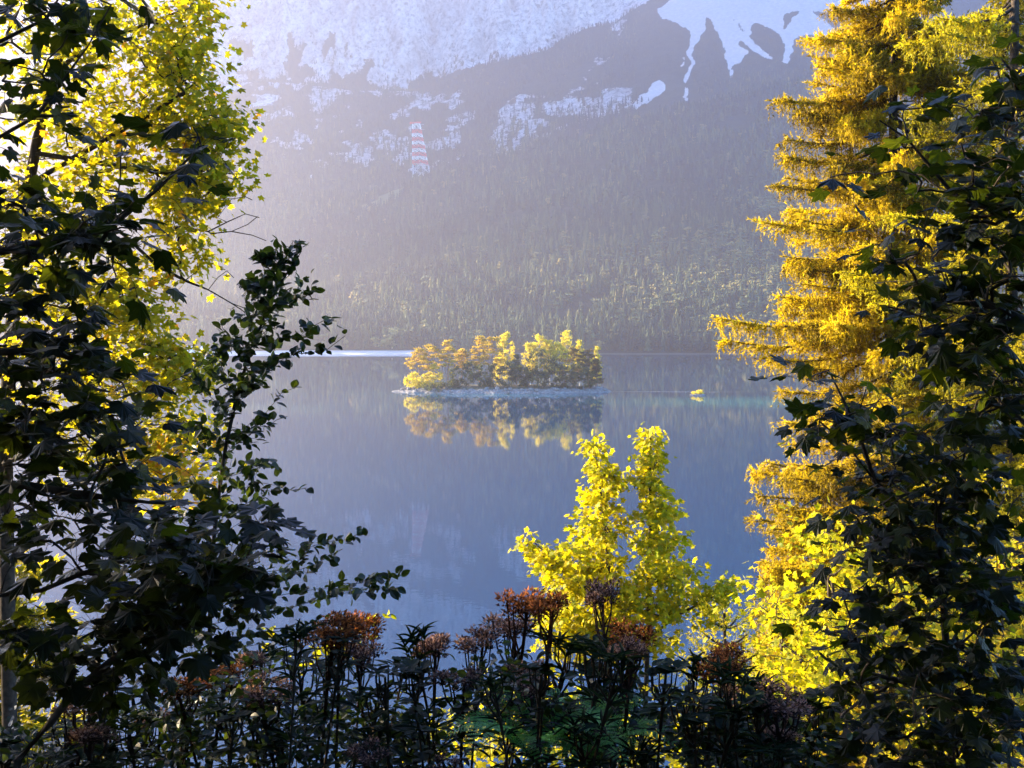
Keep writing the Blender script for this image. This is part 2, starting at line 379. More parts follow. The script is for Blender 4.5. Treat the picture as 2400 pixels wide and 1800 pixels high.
# lake
def water_mat():
    m, nt, out = new_mat('lake_water'); N = nt.nodes; L = nt.links
    g = N.new("ShaderNodeNewGeometry")
    def shoal(cx, cy, rx, ry):
        mp = N.new("ShaderNodeMapping"); mp.vector_type = 'TEXTURE'; mp.inputs["Location"].default_value = (cx, cy, 0); mp.inputs["Scale"].default_value = (rx, ry, 1)
        L.new(wv.outputs[0], mp.inputs["Vector"])
        gr = N.new("ShaderNodeTexGradient"); gr.gradient_type = 'SPHERICAL'; L.new(mp.outputs[0], gr.inputs[0])
        return gr.outputs["Fac"]
    nw = N.new("ShaderNodeTexNoise"); nw.inputs["Scale"].default_value = .03; nw.inputs["Detail"].default_value = 3; L.new(g.outputs["Position"], nw.inputs["Vector"])
    wv = N.new("ShaderNodeVectorMath"); wv.operation = 'MULTIPLY_ADD'; wv.inputs[1].default_value = (22, 14, 0); L.new(nw.outputs["Color"], wv.inputs[0]); L.new(g.outputs["Position"], wv.inputs[2])
    base = (.002, .024, .06)
    c = None
    last = None
    for (cx, cy, rx, ry, k) in ((108, 396, 84, 36, .7), (-75, 372, 70, 22, .22), (4, 440, 58, 26, .5)):
        f = shoal(cx, cy, rx, ry)
        mu = N.new("ShaderNodeMath"); mu.operation = 'MULTIPLY'; mu.inputs[1].default_value = k; mu.use_clamp = True; L.new(f, mu.inputs[0])
        x = N.new("ShaderNodeMix"); x.data_type = 'RGBA'; L.new(mu.outputs[0], x.inputs[0])
        if last is None: x.inputs[6].default_value = (*base, 1)
        else: L.new(last, x.inputs[6])
        x.inputs[7].default_value = (.03, .15, .13, 1); last = x.outputs[2]
    p = N.new("ShaderNodeBsdfPrincipled"); L.new(last, p.inputs["Base Color"])
    p.inputs["Roughness"].default_value = .025; p.inputs["IOR"].default_value = 1.33
    n = N.new("ShaderNodeTexNoise"); n.inputs["Scale"].default_value = .9; n.inputs["Detail"].default_value = 3; L.new(g.outputs["Position"], n.inputs["Vector"])
    b = N.new("ShaderNodeBump"); b.inputs["Strength"].default_value = .010; b.inputs["Distance"].default_value = .3; L.new(n.outputs[0], b.inputs["Height"]); L.new(b.outputs[0], p.inputs["Normal"])
    L.new(p.outputs[0], out.inputs[0]); return m
w = MB(); w.add([(-1350, 20, 0), (960, 20, 0), (960, 1100, 0), (-1350, 1100, 0)], [[0, 1, 2, 3]])
tag(w.build("lake", water_mat()), "calm dark blue lake mirroring the mountain", None, None, "structure")

# near hillside
hx = np.concatenate([np.linspace(-420, -34, 24), np.linspace(-32, 32, 110), np.linspace(34, 420, 24)]); hyv = np.concatenate([np.linspace(-90, -14, 16), np.linspace(-12, 55, 130)])
HX, HYY = np.meshgrid(hx, hyv, indexing='ij')
HZ = np.maximum(ground_z(HX, HYY)+(fbm(HX/1.5, HYY/1.5, 81, 3)-.5)*.25, -1.6)
hm = MB(); n0, n1 = HX.shape
i = np.arange(n0-1)[:, None]*n1; j = np.arange(n1-1)[None]
hm.add(np.stack([HX, HYY, HZ], -1).reshape(-1, 3), np.stack([i+j, i+n1+j, i+n1+j+1, i+j+1], -1).reshape(-1, 4))
tag(hm.build("hillside_ground", M['soil'], None, True), "dark overgrown bank falling to the lake", None, None, "structure")

# ------------------------------------------------------------------ forest on the far slopes (one mass)
def conifer_tpl(tiers, sides, seed, slim=.19):
    r_ = np.random.default_rng(seed); V = []; Fc = []
    for k in range(tiers):
        zt = 1-.86*(k/tiers)**1.15; zb = 1-.86*((k+1.35)/tiers)**1.1; zb = max(zb, .04)
        rad = slim*(1-zb)**.8+.012
        b = len(V); V.append((0, 0, min(1, zt+.02)))
        for s in range(sides*2):
            a = math.pi*s/sides+r_.uniform(-.12, .12)+k*.5; q = rad*(r_.uniform(.9, 1.2) if s % 2 == 0 else r_.uniform(.45, .65))
            V.append((q*math.cos(a), q*math.sin(a), zb+(0 if s % 2 == 0 else .05)+r_.uniform(-.015, .015)))
        for s in range(sides*2): Fc.append((b, b+1+s, b+1+(s+1) % (sides*2)))
    return np.array(V), np.array(Fc)
def broad_tpl(seed):
    r_ = np.random.default_rng(seed); V = []; Fc = []
    for q in range(16):
        c = np.array([r_.normal()*.13, r_.normal()*.13, r_.uniform(.28, .9)]); s = r_.uniform(.10, .19)*(1.15-abs(c[2]-.5))
        b = len(V)
        for d in ((1, 0, 0), (-1, 0, 0), (0, 1, 0), (0, -1, 0), (0, 0, .9), (0, 0, -.7)): V.append(c+s*np.array(d)*r_.uniform(.8, 1.2))
        for f in ((0, 2, 4), (2, 1, 4), (1, 3, 4), (3, 0, 4), (2, 0, 5), (1, 2, 5), (3, 1, 5), (0, 3, 5)): Fc.append(tuple(b+x for x in f))
    return np.array(V), np.array(Fc)
def rotz(a):
    c, s = np.cos(a), np.sin(a); O = np.zeros_like(a); I = np.ones_like(a)
    return np.stack([np.stack([c, -s, O], -1), np.stack([s, c, O], -1), np.stack([O, O, I], -1)], -2)
M['forest'] = leaf_mat('forest', [(.006, .012, .008), (.022, .036, .018), (.065, .078, .026), (.16, .13, .035)], .15, None, .8, .1)
NT = 84000
fy = np.sqrt(rng.uniform(1030**2, 2900**2, NT)); ft = rng.uniform(-.49, .49, NT); fx = ft*fy
fz, fr = terr(fx, fy)
dens = fbm(fx/70, fy/70, 91, 3)
vyf = HY-(fz-H)/fy*F
ok = ((fr < .35) | ((rng.uniform(size=NT) < .34) & ((fy < 2700) | (vyf > 120)) & (ft < .12) & (fy > 2140))) & (dens > .30); fx, fy, fz, ft = fx[ok], fy[ok], fz[ok], ft[ok]
# a denser fringe along the shore
sx = rng.uniform(-.49, .49, 1500); sy = rng.uniform(1034, 1075, 1500); sz, sr = terr(sx*sy, sy); k_ = (sr < .5) & (sz > 2.6)
fx = np.concatenate([fx, (sx*sy)[k_]]); fy = np.concatenate([fy, sy[k_]]); fz = np.concatenate([fz, sz[k_]]); ft = fx/fy
nF = len(fx)
hgt = rng.uniform(11, 23, nF)*(.7+.6*fbm(fx/60, fy/60, 103, 2))*np.where(fy > 2300, .72, 1.0)*np.where(fz > 520, .8, 1)*np.where((fy > 2150) & (ft > .11), .55, 1)
pb = np.clip(.06+.5*sstep(.0, .28, ft)*(1-sstep(1350, 1700, fy))*(fbm(fx/120, fy/120, 97, 3) > .46)+.10*(1-sstep(1200, 1500, fy)), 0, .8)
isb = rng.uniform(size=nF) < pb
fm = MB()
tplH = [conifer_tpl(5, 5, s) for s in range(4)]; tplL = [conifer_tpl(4, 3, 10+s, .20) for s in range(4)]; tplB = [broad_tpl(s) for s in range(4)]
pick = rng.integers(0, 4, nF); ang = rng.uniform(0, 6.28, nF)
col = np.clip(rng.normal(.33, .22, nF)+.9*(fbm(fx/130, fy/130, 101, 4)-.5)+isb*rng.uniform(.1, .5, nF), 0, 1)
for k in range(4):
    for cond, tp in (((~isb) & (fy < 1500), tplH[k]), ((~isb) & (fy >= 1500), tplL[k]), (isb, tplB[k])):
        q = cond & (pick == k)
        scatter_tpl(fm, tp, np.stack([fx, fy, fz-.8], 1)[q], rotz(ang[q]), hgt[q]*np.where(isb[q], .8, 1), col[q])
tag(fm.build("forest", M['forest']), "hazy mixed forest covering the slopes beyond the lake", "forest", None, "stuff")

# ------------------------------------------------------------------ generic broadleaf growth
class Skel:
    def __init__(s): s.p = []; s.par = []; s.chains = []
    def chain(s, pts, parent=-1):
        ids = []
        for q in pts:
            s.p.append(np.asarray(q, float)); s.par.append(parent); parent = len(s.p)-1; ids.append(parent)
        s.chains.append(ids); return ids
    def grow(s, targets, jit=.06, sag=.0, seg=4, first=0):
        for tg in targets:
            P = np.array(s.p[first:]); d = P-tg
            dist = np.linalg.norm(d, axis=1)+.6*np.clip(d[:, 2], 0, None)
            k = int(np.argmin(dist))+first; a = s.p[k]; L_ = np.linalg.norm(tg-a)
            n = max(2, min(seg, int(L_/.12)+2)); u = np.linspace(0, 1, n+1)[1:]
            pts = a+(tg-a)*u[:, None]+rng.normal(size=(n, 3))*jit*L_*np.sin(np.pi*u)[:, None]
            pts[:, 2] += sag*L_*np.sin(np.pi*u)
            s.chain(pts, k)
    def build(s, mb, rt, k=5, rmax=1.0, expo=.5, base_r=None):
        n = len(s.p); wgt = np.zeros(n); kids = np.zeros(n, int)
        for q in s.par:
            if q >= 0: kids[q] += 1
        wgt[kids == 0] = 1
        for q in range(n-1, -1, -1):
            if s.par[q] >= 0: wgt[s.par[q]] += wgt[q]
        r = np.minimum(rt*np.maximum(wgt, 1)**expo, rmax)
        for ids in s.chains:
            pr = s.par[ids[0]]
            pts = [s.p[q] for q in ids]; rr = [r[q] for q in ids]
            if pr >= 0: pts = [s.p[pr]]+pts; rr = [min(r[pr], rr[0]*1.25)]+rr
            if len(pts) >= 2: tube(mb, pts, rr, k)
        return r

def blob_pts(blobs):
    out = []
    for b in blobs:
        vx, vy, rx, ry, Y, n = b[:6]; dY = b[6] if len(b) > 6 else .6
        a = rng.uniform(0, 2*np.pi, n); q = np.sqrt(rng.uniform(0, 1, n)); yy = Y+rng.uniform(-dY, dY, n)
        for aa, qq, y_ in zip(a, q, yy): out.append(at(vx+rx*qq*math.cos(aa), vy+ry*qq*math.sin(aa), y_))
    return np.array(out)

def broad_tree(name, base, trunk_pts, limbs, blobs, label, cat, leafmat, tpl, size, per, spread, rt, rmax, seg=4,
               tilt=.55, petiole=0, barkmat='bark', droop=.25, var=(.0, 1.0), group=None, sort_from=None, k=5, autumn=None, bare=(), jit=.06, targets=None, mul=1.0):
    root = thing(name, base, label, cat, group)
    sk = Skel(); ids = sk.chain([base]+list(trunk_pts))
    for lm in limbs:                      # limb = list of points; joins the nearest trunk node
        P = np.array(sk.p); kk = int(np.argmin(np.linalg.norm(P-np.asarray(lm[0]), axis=1))); sk.chain(lm, kk)
    ref = np.array(sk.p)
    tg = blob_pts([(*b[:5], int(round(b[5]*mul)), *b[6:]) for b in blobs]) if targets is None else targets
    dd = np.array([np.min(np.linalg.norm(ref-q, axis=1)) for q in tg]); tg = tg[np.argsort(dd)]
    first = 1 if len(sk.p) > 3 else 0
    sk.grow(tg, jit, .03, seg, first)
    for bt in bare:
        P = np.array(sk.p); kk = int(np.argmin(np.linalg.norm(P-np.asarray(bt[0]), axis=1))); sk.chain(bt, kk)
    tb = MB(); sk.build(tb, rt, k, rmax)
    # leaves
    n = len(tg)*per
    c = np.repeat(tg, per, 0); off = rng.normal(size=(n, 3))*spread*np.array([1, 1, .62]); P = c+off
    out = unit(off+1e-4); D = unit(out*np.array([1, 1, .35])+rng.normal(size=(n, 3))*.35+np.array([0, 0, -droop]))
    Nn = unit(np.array([0, 0, 1.0])+rng.normal(size=(n, 3))*tilt)
    sz = size*rng.uniform(.62, 1.18, n)
    v = rng.uniform(var[0], var[1], n)
    if autumn is not None: v = np.clip(v+autumn(P), 0, 1)
    lf = MB(); FR = frames(D, Nn); kind_ = rng.integers(0, len(tpl), n)
    FR = FR*np.stack([rng.uniform(.8, 1.15, n), np.ones(n), np.ones(n)], -1)[:, None, :]
    for q in range(len(tpl)):
        m_ = kind_ == q; scatter_tpl(lf, tpl[q], P[m_], FR[m_], sz[m_], v[m_])
    if petiole:
        for q in range(n):
            b0 = c[q]+off[q]*.12; tube(tb, [b0, (b0+P[q])/2+np.array([0, 0, .02]), P[q]], petiole, 3)
    tb.build("trunk", M[barkmat], root, True); lf.build("crown", M[leafmat], root)
    return root

# ------------------------------------------------------------------ tall lit maple on the left
Y = 11.0
def A(vx, vy, y=Y): return at(vx, vy, y)
base = np.array([-4.9, 11.2, 0]); base[2] = ground_z(base[0], base[1])-.2
autL = lambda P: np.where((P[:, 2] < H-1.1) & (P[:, 2] > H-1.9) & (P[:, 0] > -3.6), rng.uniform(0, .55, len(P)), 0)+np.where(rng.uniform(size=len(P)) < .03, .5, 0)
broad_tree("maple_tree", base, [np.array([-4.95, 11.2, H-4]), A(10, 1000, 11.2), A(20, 760, 11.2), A(40, 520, 11.2), A(80, 300), A(130, 120), A(170, -60), A(200, -260)],
           [[A(10, 1000), A(120, 960), A(240, 985), A(330, 1000), A(400, 985)],
            [A(20, 760), A(120, 700), A(220, 690), A(300, 660)],
            [A(20, 800), A(140, 800), A(260, 790), A(380, 770)],
            [A(40, 520), A(150, 480), A(260, 500), A(340, 575), A(400, 606), A(450, 626), A(500, 655), A(530, 675)],
            [A(60, 400), A(180, 330), A(300, 260), A(400, 200)],
            [A(70, 330), A(200, 350), A(330, 370), A(430, 380), A(470, 400)],
            [A(120, 150), A(220, 90), A(320, 50), A(400, 20)]],
           [(120, 40, 170, 90, Y, 24), (350, 60, 85, 55, Y, 20), (425, 40, 25, 60, Y, 8, .3), (240, 190, 200, 90, Y, 50), (390, 170, 70, 90, Y, 24),
            (420, 260, 75, 60, Y, 24), (460, 300, 40, 60, Y, 13, .3), (300, 340, 180, 80, Y, 44), (440, 400, 55, 50, Y, 20), (505, 385, 16, 20, Y, 3, .2), (400, 450, 60, 60, Y, 18, .4),
            (370, 505, 40, 15, Y, 4, .3), (120, 420, 150, 90, Y, 34), (90, 560, 130, 60, Y, 18), (330, 560, 70, 25, Y, 9, .3), (425, 565, 16, 18, Y, 3, .2),
            (140, 640, 160, 60, Y, 26), (260, 650, 75, 55, Y, 22), (305, 690, 40, 38, Y, 9, .3), (100, 750, 130, 50, Y, 14),
            (250, 780, 140, 42, Y, 30), (365, 760, 32, 26, Y, 7, .3), (370, 830, 60, 35, Y, 13), (420, 800, 30, 30, Y, 6),
            (180, 870, 130, 50, Y, 16), (300, 940, 110, 60, Y, 22), (390, 930, 60, 50, Y, 14), (380, 1030, 55, 40, Y, 14), (300, 1040, 70, 30, Y, 8), (130, 960, 120, 60, Y, 12),
            (-180, 300, 180, 260, Y, 40, 1.5), (-150, 800, 150, 200, Y, 24, 1.5), (-80, -200, 300, 160, Y, 40, 1.5)],
           "tall backlit maple with yellow green leaves and a bare drooping twig beside the lake", "tree", 'leaf_maple_sunny', MAPLE_LO, .060, 22, .15, .0042, .13, 4,
           .8, 0, 'bark', .35, (.05, .62), None, None, 5, autL, mul=1.1,
           bare=[[A(450, 500), A(490, 480), A(530, 462), A(560, 470)], [A(455, 505), A(500, 500), A(545, 508), A(575, 520)], [A(500, 500), A(535, 485), A(556, 468)],
                 [A(470, 470), A(500, 430), A(530, 425), A(545, 432)], [A(450, 626), A(470, 600), A(490, 585), A(505, 600)], [A(500, 655), A(540, 670), A(560, 688)]])

# the wood round the path: unseen trees beside and behind, added for shade
def shade_tree(x, y, ht, rad, lo, lab):
    gz = float(ground_z(x, y)); u = rand_dirs(230)*rng.uniform(.35, 1, 230)[:, None]**.5
    tg = np.array([x, y, gz+(ht+lo)/2])+u*np.array([rad, rad, (ht-lo)/2])
    return broad_tree("maple_tree", np.array([x, y, gz-.2]), [np.array([x, y, gz+q]) for q in (1, 3, 5, ht*.7)], [], [], lab, "tree", 'leaf_maple_painted_shade', MAPLE_LO, .20, 14, .42, .007, .16, 4, .7, 0, 'bark', .25, (0, .8), "unseen shade maples round the path", targets=tg)
WL = "unseen maple of the wood added to shade the near plants"
w0 = shade_tree(-8.5, 4.6, 12, 3.4, .6, WL)
for (x, y, s_, rz_) in ((-5.6, 1.2, .8, 1), (-13, 7.5, 1.1, 2.2), (-3.5, -4.5, 1.15, 3), (3.2, -4.2, 1.2, 4), (7.2, -.5, 1.1, 5), (0, -9, 1.3, 1.7), (-10, -4, 1.2, 2.9)):
    copy_tree(w0, (x, y, float(ground_z(x, y))-.2), rz_, s_, WL)
# unseen boughs added overhead to keep skylight off the near plants
gz = float(ground_z(1.2, -1.6)); n_ = 420
tg_ = np.stack([rng.uniform(-6.5, 6.5, n_), rng.uniform(-6, 4.2, n_), rng.uniform(3.4, 6.2, n_)+H], 1)
broad_tree("maple_tree", np.array([1.3, -1.7, gz-.2]), [np.array([1.3, -1.7, gz+q]) for q in (1, 3, 5.5, 7.5)], [], [], "unseen maple with boughs spread overhead to shade the near plants", "tree", 'leaf_maple_painted_shade', MAPLE_LO, .20, 14, .4, .006, .2, 5, .6, 0, 'bark', .25, (0, .8), "unseen shade maples round the path", targets=tg_)

# ------------------------------------------------------------------ dark near maple on the left edge (trunk outside the frame)
Y = 3.9
base = np.array([-2.35, 4.1, 0]); base[2] = ground_z(base[0], base[1])-.1
N_ = lambda vx, vy, y=3.9: at(vx, vy, y)
broad_tree("maple_tree", base, [N_(-330, 1300, 4.1), N_(-320, 900, 4.1), N_(-300, 500, 4.1), N_(-280, 150, 4.1), N_(-250, -250, 4.1)],
           [[N_(-330, 1330), N_(-120, 1290), N_(0, 1285), N_(90, 1275), N_(180, 1238), N_(250, 1215)],
            [N_(-320, 1060), N_(-100, 1040), N_(60, 1048), N_(180, 1068), N_(320, 1085), N_(400, 1090)],
            [N_(-310, 650), N_(-80, 560), N_(120, 520), N_(250, 480), N_(340, 410), N_(420, 330)],
            [N_(-300, 800), N_(-60, 760), N_(120, 760), N_(230, 800)],
            [N_(-300, 450), N_(-60, 330), N_(80, 250), N_(190, 100), N_(240, 10)],
            [N_(-290, 200), N_(-40, 110), N_(100, 40)]],
           [(90, 40, 130, 50, Y, 6, .3), (200, 10, 60, 30, Y, 3, .2), (60, 180, 80, 60, Y, 4, .3), (110, 240, 60, 40, Y, 3, .2), (270, 345, 30, 20, Y, 1, .1), (420, 300, 40, 35, Y, 3, .15), (330, 400, 40, 30, Y, 2, .1), (230, 430, 90, 40, Y, 5, .3),
            (80, 430, 90, 40, Y, 6, .3), (180, 510, 150, 40, Y, 11, .3), (60, 560, 80, 40, Y, 6, .3), (240, 570, 40, 30, Y, 3, .2), (90, 650, 110, 50, Y, 9, .3), (140, 740, 130, 40, Y, 10, .3),
            (60, 820, 70, 60, Y, 9, .3), (200, 840, 90, 40, Y, 7, .3), (270, 910, 60, 40, Y, 5, .2), (90, 930, 100, 60, Y, 11, .3), (60, 1010, 80, 40, Y, 7, .3), (200, 1010, 90, 40, Y, 8, .3), (100, 1100, 110, 40, Y, 9, .3),
            (330, 1100, 70, 30, Y, 5, .2), (80, 1190, 60, 40, Y, 4, .2), (210, 1230, 70, 40, Y, 6, .2), (330, 1200, 70, 40, Y, 7, .25), (-150, 500, 120, 500, Y, 20, .5)],
           "dark shaded maple with large leaves coloured dark for shade hanging in along the frame edge", "tree", 'leaf_maple_painted_shade', MAPLE_HI, .070, 4, .085, .0030, .05, 5,
           .34, .0012, 'bark', .25, (0, .8), mul=1.25)

# slanting maple sapling low on the left
Y = 3.4
base = np.array([-1.66, 3.35, 0]); base[2] = ground_z(base[0], base[1])-.05
N_ = lambda vx, vy, y=3.4: at(vx, vy, y)
broad_tree("maple_sapling", base, [N_(40, 1640), N_(110, 1560), N_(165, 1490), N_(250, 1420), N_(330, 1365), N_(400, 1315), N_(470, 1280)],
           [[N_(250, 1420), N_(300, 1330), N_(315, 1250), N_(300, 1180)], [N_(330, 1365), N_(420, 1350), N_(480, 1360)]],
           [(60, 1390, 70, 40, Y, 6, .2), (110, 1460, 60, 30, Y, 5, .2), (290, 1310, 60, 30, Y, 5, .2), (240, 1350, 40, 24, Y, 3, .2), (380, 1290, 60, 30, Y, 6, .2), (480, 1250, 70, 40, Y, 7, .2), (360, 1390, 70, 24, Y, 5, .2),
            (250, 1470, 50, 24, Y, 3, .2), (420, 1190, 50, 40, Y, 5, .2), (560, 1130, 50, 16, Y, 3, .2), (560, 1230, 40, 20, Y, 3, .2), (310, 1190, 60, 40, Y, 5, .2)],
           "thin slanting maple sapling with dark leaves above the lower corner", "sapling", 'leaf_maple_painted_shade', MAPLE_HI, .062, 5, .06, .0022, .012, 4,
           .34, .0009, 'bark', .22, (.1, .9), mul=1.7)

# ------------------------------------------------------------------ dark beech sapling
def beech(name, base, stem, branches, label, Y, size=.05, dens=15, mat='leaf_beech', rt=.0016, sp=.035, var=(0, .75)):
    root = thing(name, base, label, "sapling"); sk = Skel(); sk.chain([base]+stem)
    lf = MB(); tb = MB(); Pl = []; Dl = []
    stp = np.array([q for q in stem]); extra = []
    if len(stem) > 4:
        for q in range(28):
            u = rng.uniform(2.2, len(stem)-1.05); i0 = int(u); b0 = stp[i0]+(stp[i0+1]-stp[i0])*(u-i0); f = 1-u/(len(stem)-1); l = .08+.5*f*rng.uniform(.5, 1); a = rng.uniform(0, 6.28)
            extra.append([b0, b0+np.array([math.cos(a), math.sin(a)*.7, .75])*l*.5, b0+np.array([math.cos(a), math.sin(a)*.7, .62+.2*rng.normal()])*l])
    for br in list(branches)+extra:
        P = np.array(sk.p); b0 = np.asarray(br[0]); kk = int(np.argmin(np.linalg.norm(P-b0, axis=1)))
        pts = [b0]
        for a, b in zip(br[:-1], br[1:]):
            for u in (.33, .66, 1): pts.append(np.asarray(a)*(1-u)+np.asarray(b)*u+rng.normal(size=3)*.012)
        sk.chain(pts, kk)
        pts = np.array(pts); L_ = np.linalg.norm(np.diff(pts, axis=0), axis=1).sum()
        # side twigs
        ntw = int(L_*6)
        for q in range(ntw):
            u = rng.uniform(.06, .86)*(len(pts)-1); i0 = int(u); p0 = pts[i0]*(1-(u-i0))+pts[i0+1]*(u-i0)
            d = unit(pts[min(i0+1, len(pts)-1)]-pts[max(i0-1, 0)]); side = unit(np.cross(d, rng.normal(size=3)))
            tl = rng.uniform(.04, .15)*(1.1-u/len(pts)); tip = p0+(d*.8+side*.75+np.array([0, 0, .15]))*tl
            mid = (p0+tip)/2+rng.normal(size=3)*.008
            tube(tb, [p0, mid, tip], [.0022, .0016, .0008], 3)
            for w_ in np.arange(.25, 1.05, .028/tl):
                Pl.append(p0*(1-w_)+tip*w_); Dl.append(unit(tip-p0)+unit(np.cross(tip-p0, rng.normal(size=3)))*.9)
        for w_ in np.arange(0, L_, 1/dens/1.6):
            u = w_/L_*(len(pts)-1); i0 = min(int(u), len(pts)-2); p0 = pts[i0]*(1-(u-i0))+pts[i0+1]*(u-i0)
            d = unit(pts[i0+1]-pts[i0]); Pl.append(p0); Dl.append(d*.7+unit(np.cross(d, rng.normal(size=3))))
    sk.build(tb, rt, 5, .016, .5)
    Pl = np.array(Pl); Dl = np.array(Dl); n = len(Pl)
    D = unit(Dl+rng.normal(size=(n, 3))*.25+np.array([0, 0, -.08])); Nn = unit(np.array([0, 0, 1.])+rng.normal(size=(n, 3))*.65)
    scatter_tpl(lf, BEECH, Pl+rng.normal(size=(n, 3))*sp*.3, frames(D, Nn), size*rng.uniform(.6, 1.15, n), rng.uniform(var[0], var[1], n))
    tb.build("trunk", M['bark'], root, True); lf.build("crown", M[mat], root); return root
Y = 5.6
B = lambda vx, vy, y=5.6: at(vx, vy, y)
base = B(452, 1300); base[2] = ground_z(base[0], base[1])-.05
J = lambda: 5.6+rng.uniform(-.35, .35)
def brs(lst): return [[B(*p, 5.6)]+[B(x, y, J()) for x, y in rest] for p, rest in lst]
beech("beech_sapling", base, [B(452, 1420), B(455, 1230), B(470, 1080), B(488, 960), B(510, 860), B(540, 760), B(565, 700), B(590, 640), B(620, 590), B(640, 560), B(652, 542)],
      brs([((565, 700), [(600, 650), (635, 630), (668, 602)]), ((560, 712), [(610, 665), (650, 640), (672, 628)]), ((545, 750), [(600, 735), (660, 715), (730, 695)]), ((530, 800), [(590, 790), (650, 765), (740, 738)]),
           ((510, 860), [(560, 800), (600, 740)]), ((555, 720), [(530, 690), (548, 640), (545, 600)]), ((540, 760), [(500, 740), (470, 770)]), ((520, 830), [(470, 810), (440, 760)]), ((515, 840), [(545, 835), (575, 830)]),
           ((500, 900), [(450, 860), (420, 820)]), ((495, 930), [(540, 930), (575, 920)]), ((488, 960), [(440, 930), (400, 920)]), ((480, 1010), [(430, 985), (395, 960)]), ((480, 1030), [(540, 1010), (600, 1000)]),
           ((470, 1080), [(420, 1050), (370, 1040)]), ((470, 1080), [(530, 1050), (580, 1060), (662, 1056)]), ((465, 1110), [(520, 1100), (570, 1075)]), ((462, 1150), [(400, 1110), (350, 1120)]),
           ((460, 1180), [(530, 1150), (600, 1120)]), ((456, 1230), [(540, 1200), (640, 1200), (700, 1175), (775, 1150)]), ((455, 1260), [(560, 1240), (650, 1225), (740, 1190)]),
           ((452, 1320), [(560, 1290), (680, 1270), (780, 1255), (858, 1243)]), ((452, 1350), [(580, 1330), (700, 1290), (800, 1275), (850, 1272)]), ((452, 1380), [(560, 1370), (660, 1350), (760, 1330)]),
           ((452, 1240), [(400, 1200), (340, 1190)]), ((452, 1340), [(380, 1300), (320, 1290)]), ((452, 1400), [(400, 1370), (340, 1380)]), ((452, 1400), [(520, 1400), (620, 1390), (700, 1370)]), ((452, 1330), [(540, 1260), (620, 1250)]),
           ((452, 1300), [(520, 1330), (600, 1310)]), ((452, 1420), [(540, 1430), (640, 1420)])]),
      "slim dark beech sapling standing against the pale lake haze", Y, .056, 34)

# sunlit beech twig low in the middle
Y = 8.0
B2 = lambda vx, vy, y=8.0: at(vx, vy, y)
base = B2(640, 1500); base[2] = ground_z(base[0], base[1])-.05
beech("beech_sapling", base, [B2(640, 1600), B2(650, 1450), B2(670, 1400)],
      [[B2(650, 1450), B2(720, 1380), B2(790, 1345), B2(845, 1330)], [B2(670, 1400), B2(740, 1400), B2(800, 1390)], [B2(650, 1450), B2(700, 1420), B2(760, 1415)], [B2(650, 1450), B2(600, 1400), B2(560, 1360)]],
      "low beech sapling with sunlit lime leaves at the water below the dark beech", Y, .075, 16, 'leaf_maple_gold', .002, .05, (0, .6))

# ------------------------------------------------------------------ bright maple sapling in the sun
Y = 14.0
G = lambda vx, vy, y=14.0: at(vx, vy, y)
base = G(1392, 1700); base[2] = ground_z(base[0], base[1])-.1
broad_tree("maple_sapling", base, [G(1392, 1750), G(1394, 1560), G(1398, 1420), G(1402, 1280), G(1405, 1130), G(1405, 1010), G(1405, 935)],
           [[G(1394, 1500), G(1340, 1400), G(1320, 1290), G(1310, 1180), G(1300, 1080), G(1290, 1010), G(1284, 965)],
            [G(1330, 1340), G(1260, 1270), G(1200, 1215), G(1150, 1168)],
            [G(1402, 1380), G(1460, 1330), G(1530, 1295), G(1590, 1265)]],
           [(1284, 962, 5, 10, Y, 2, .1), (1287, 985, 10, 12, Y, 3, .15), (1296, 1015, 18, 18, Y, 5, .2), (1300, 1055, 28, 30, Y, 9, .25), (1290, 1105, 34, 30, Y, 10, .3), (1285, 1150, 45, 30, Y, 11, .4), (1340, 1040, 20, 10, Y, 3, .2), (1345, 1120, 20, 14, Y, 3, .3), (1405, 938, 5, 10, Y, 2, .1), (1406, 962, 12, 14, Y, 4, .15), (1410, 1000, 20, 20, Y, 7, .2), (1408, 1045, 26, 26, Y, 9, .25), (1420, 1090, 34, 26, Y, 10, .3), (1440, 1105, 28, 10, Y, 3, .3), (1415, 1140, 34, 30, Y, 10, .4),
            (1270, 1205, 70, 34, Y, 18), (1142, 1172, 12, 10, Y, 3, .2), (1162, 1195, 16, 14, Y, 4, .2), (1185, 1222, 26, 20, Y, 7, .3), (1225, 1262, 44, 34, Y, 14), (1310, 1250, 80, 40, Y, 26), (1415, 1195, 46, 40, Y, 14), (1450, 1160, 24, 12, Y, 3, .3), (1440, 1245, 50, 34, Y, 13),
            (1270, 1320, 90, 40, Y, 28), (1370, 1320, 90, 44, Y, 28), (1475, 1225, 30, 10, Y, 3, .3), (1480, 1300, 40, 20, Y, 8), (1535, 1285, 36, 16, Y, 8), (1580, 1268, 14, 10, Y, 4, .2), (1300, 1390, 110, 40, Y, 30), (1420, 1390, 40, 30, Y, 7), (1220, 1370, 70, 50, Y, 22), (1520, 1335, 36, 12, Y, 4)],
           "bright yellow young maple with two pointed tops standing in the sun at the water", "sapling", 'leaf_maple_gold', MAPLE_LO, .062, 17, .085, .0034, .032, 4,
           .75, 0, 'bark', .35, (0, .9), mul=1.45)

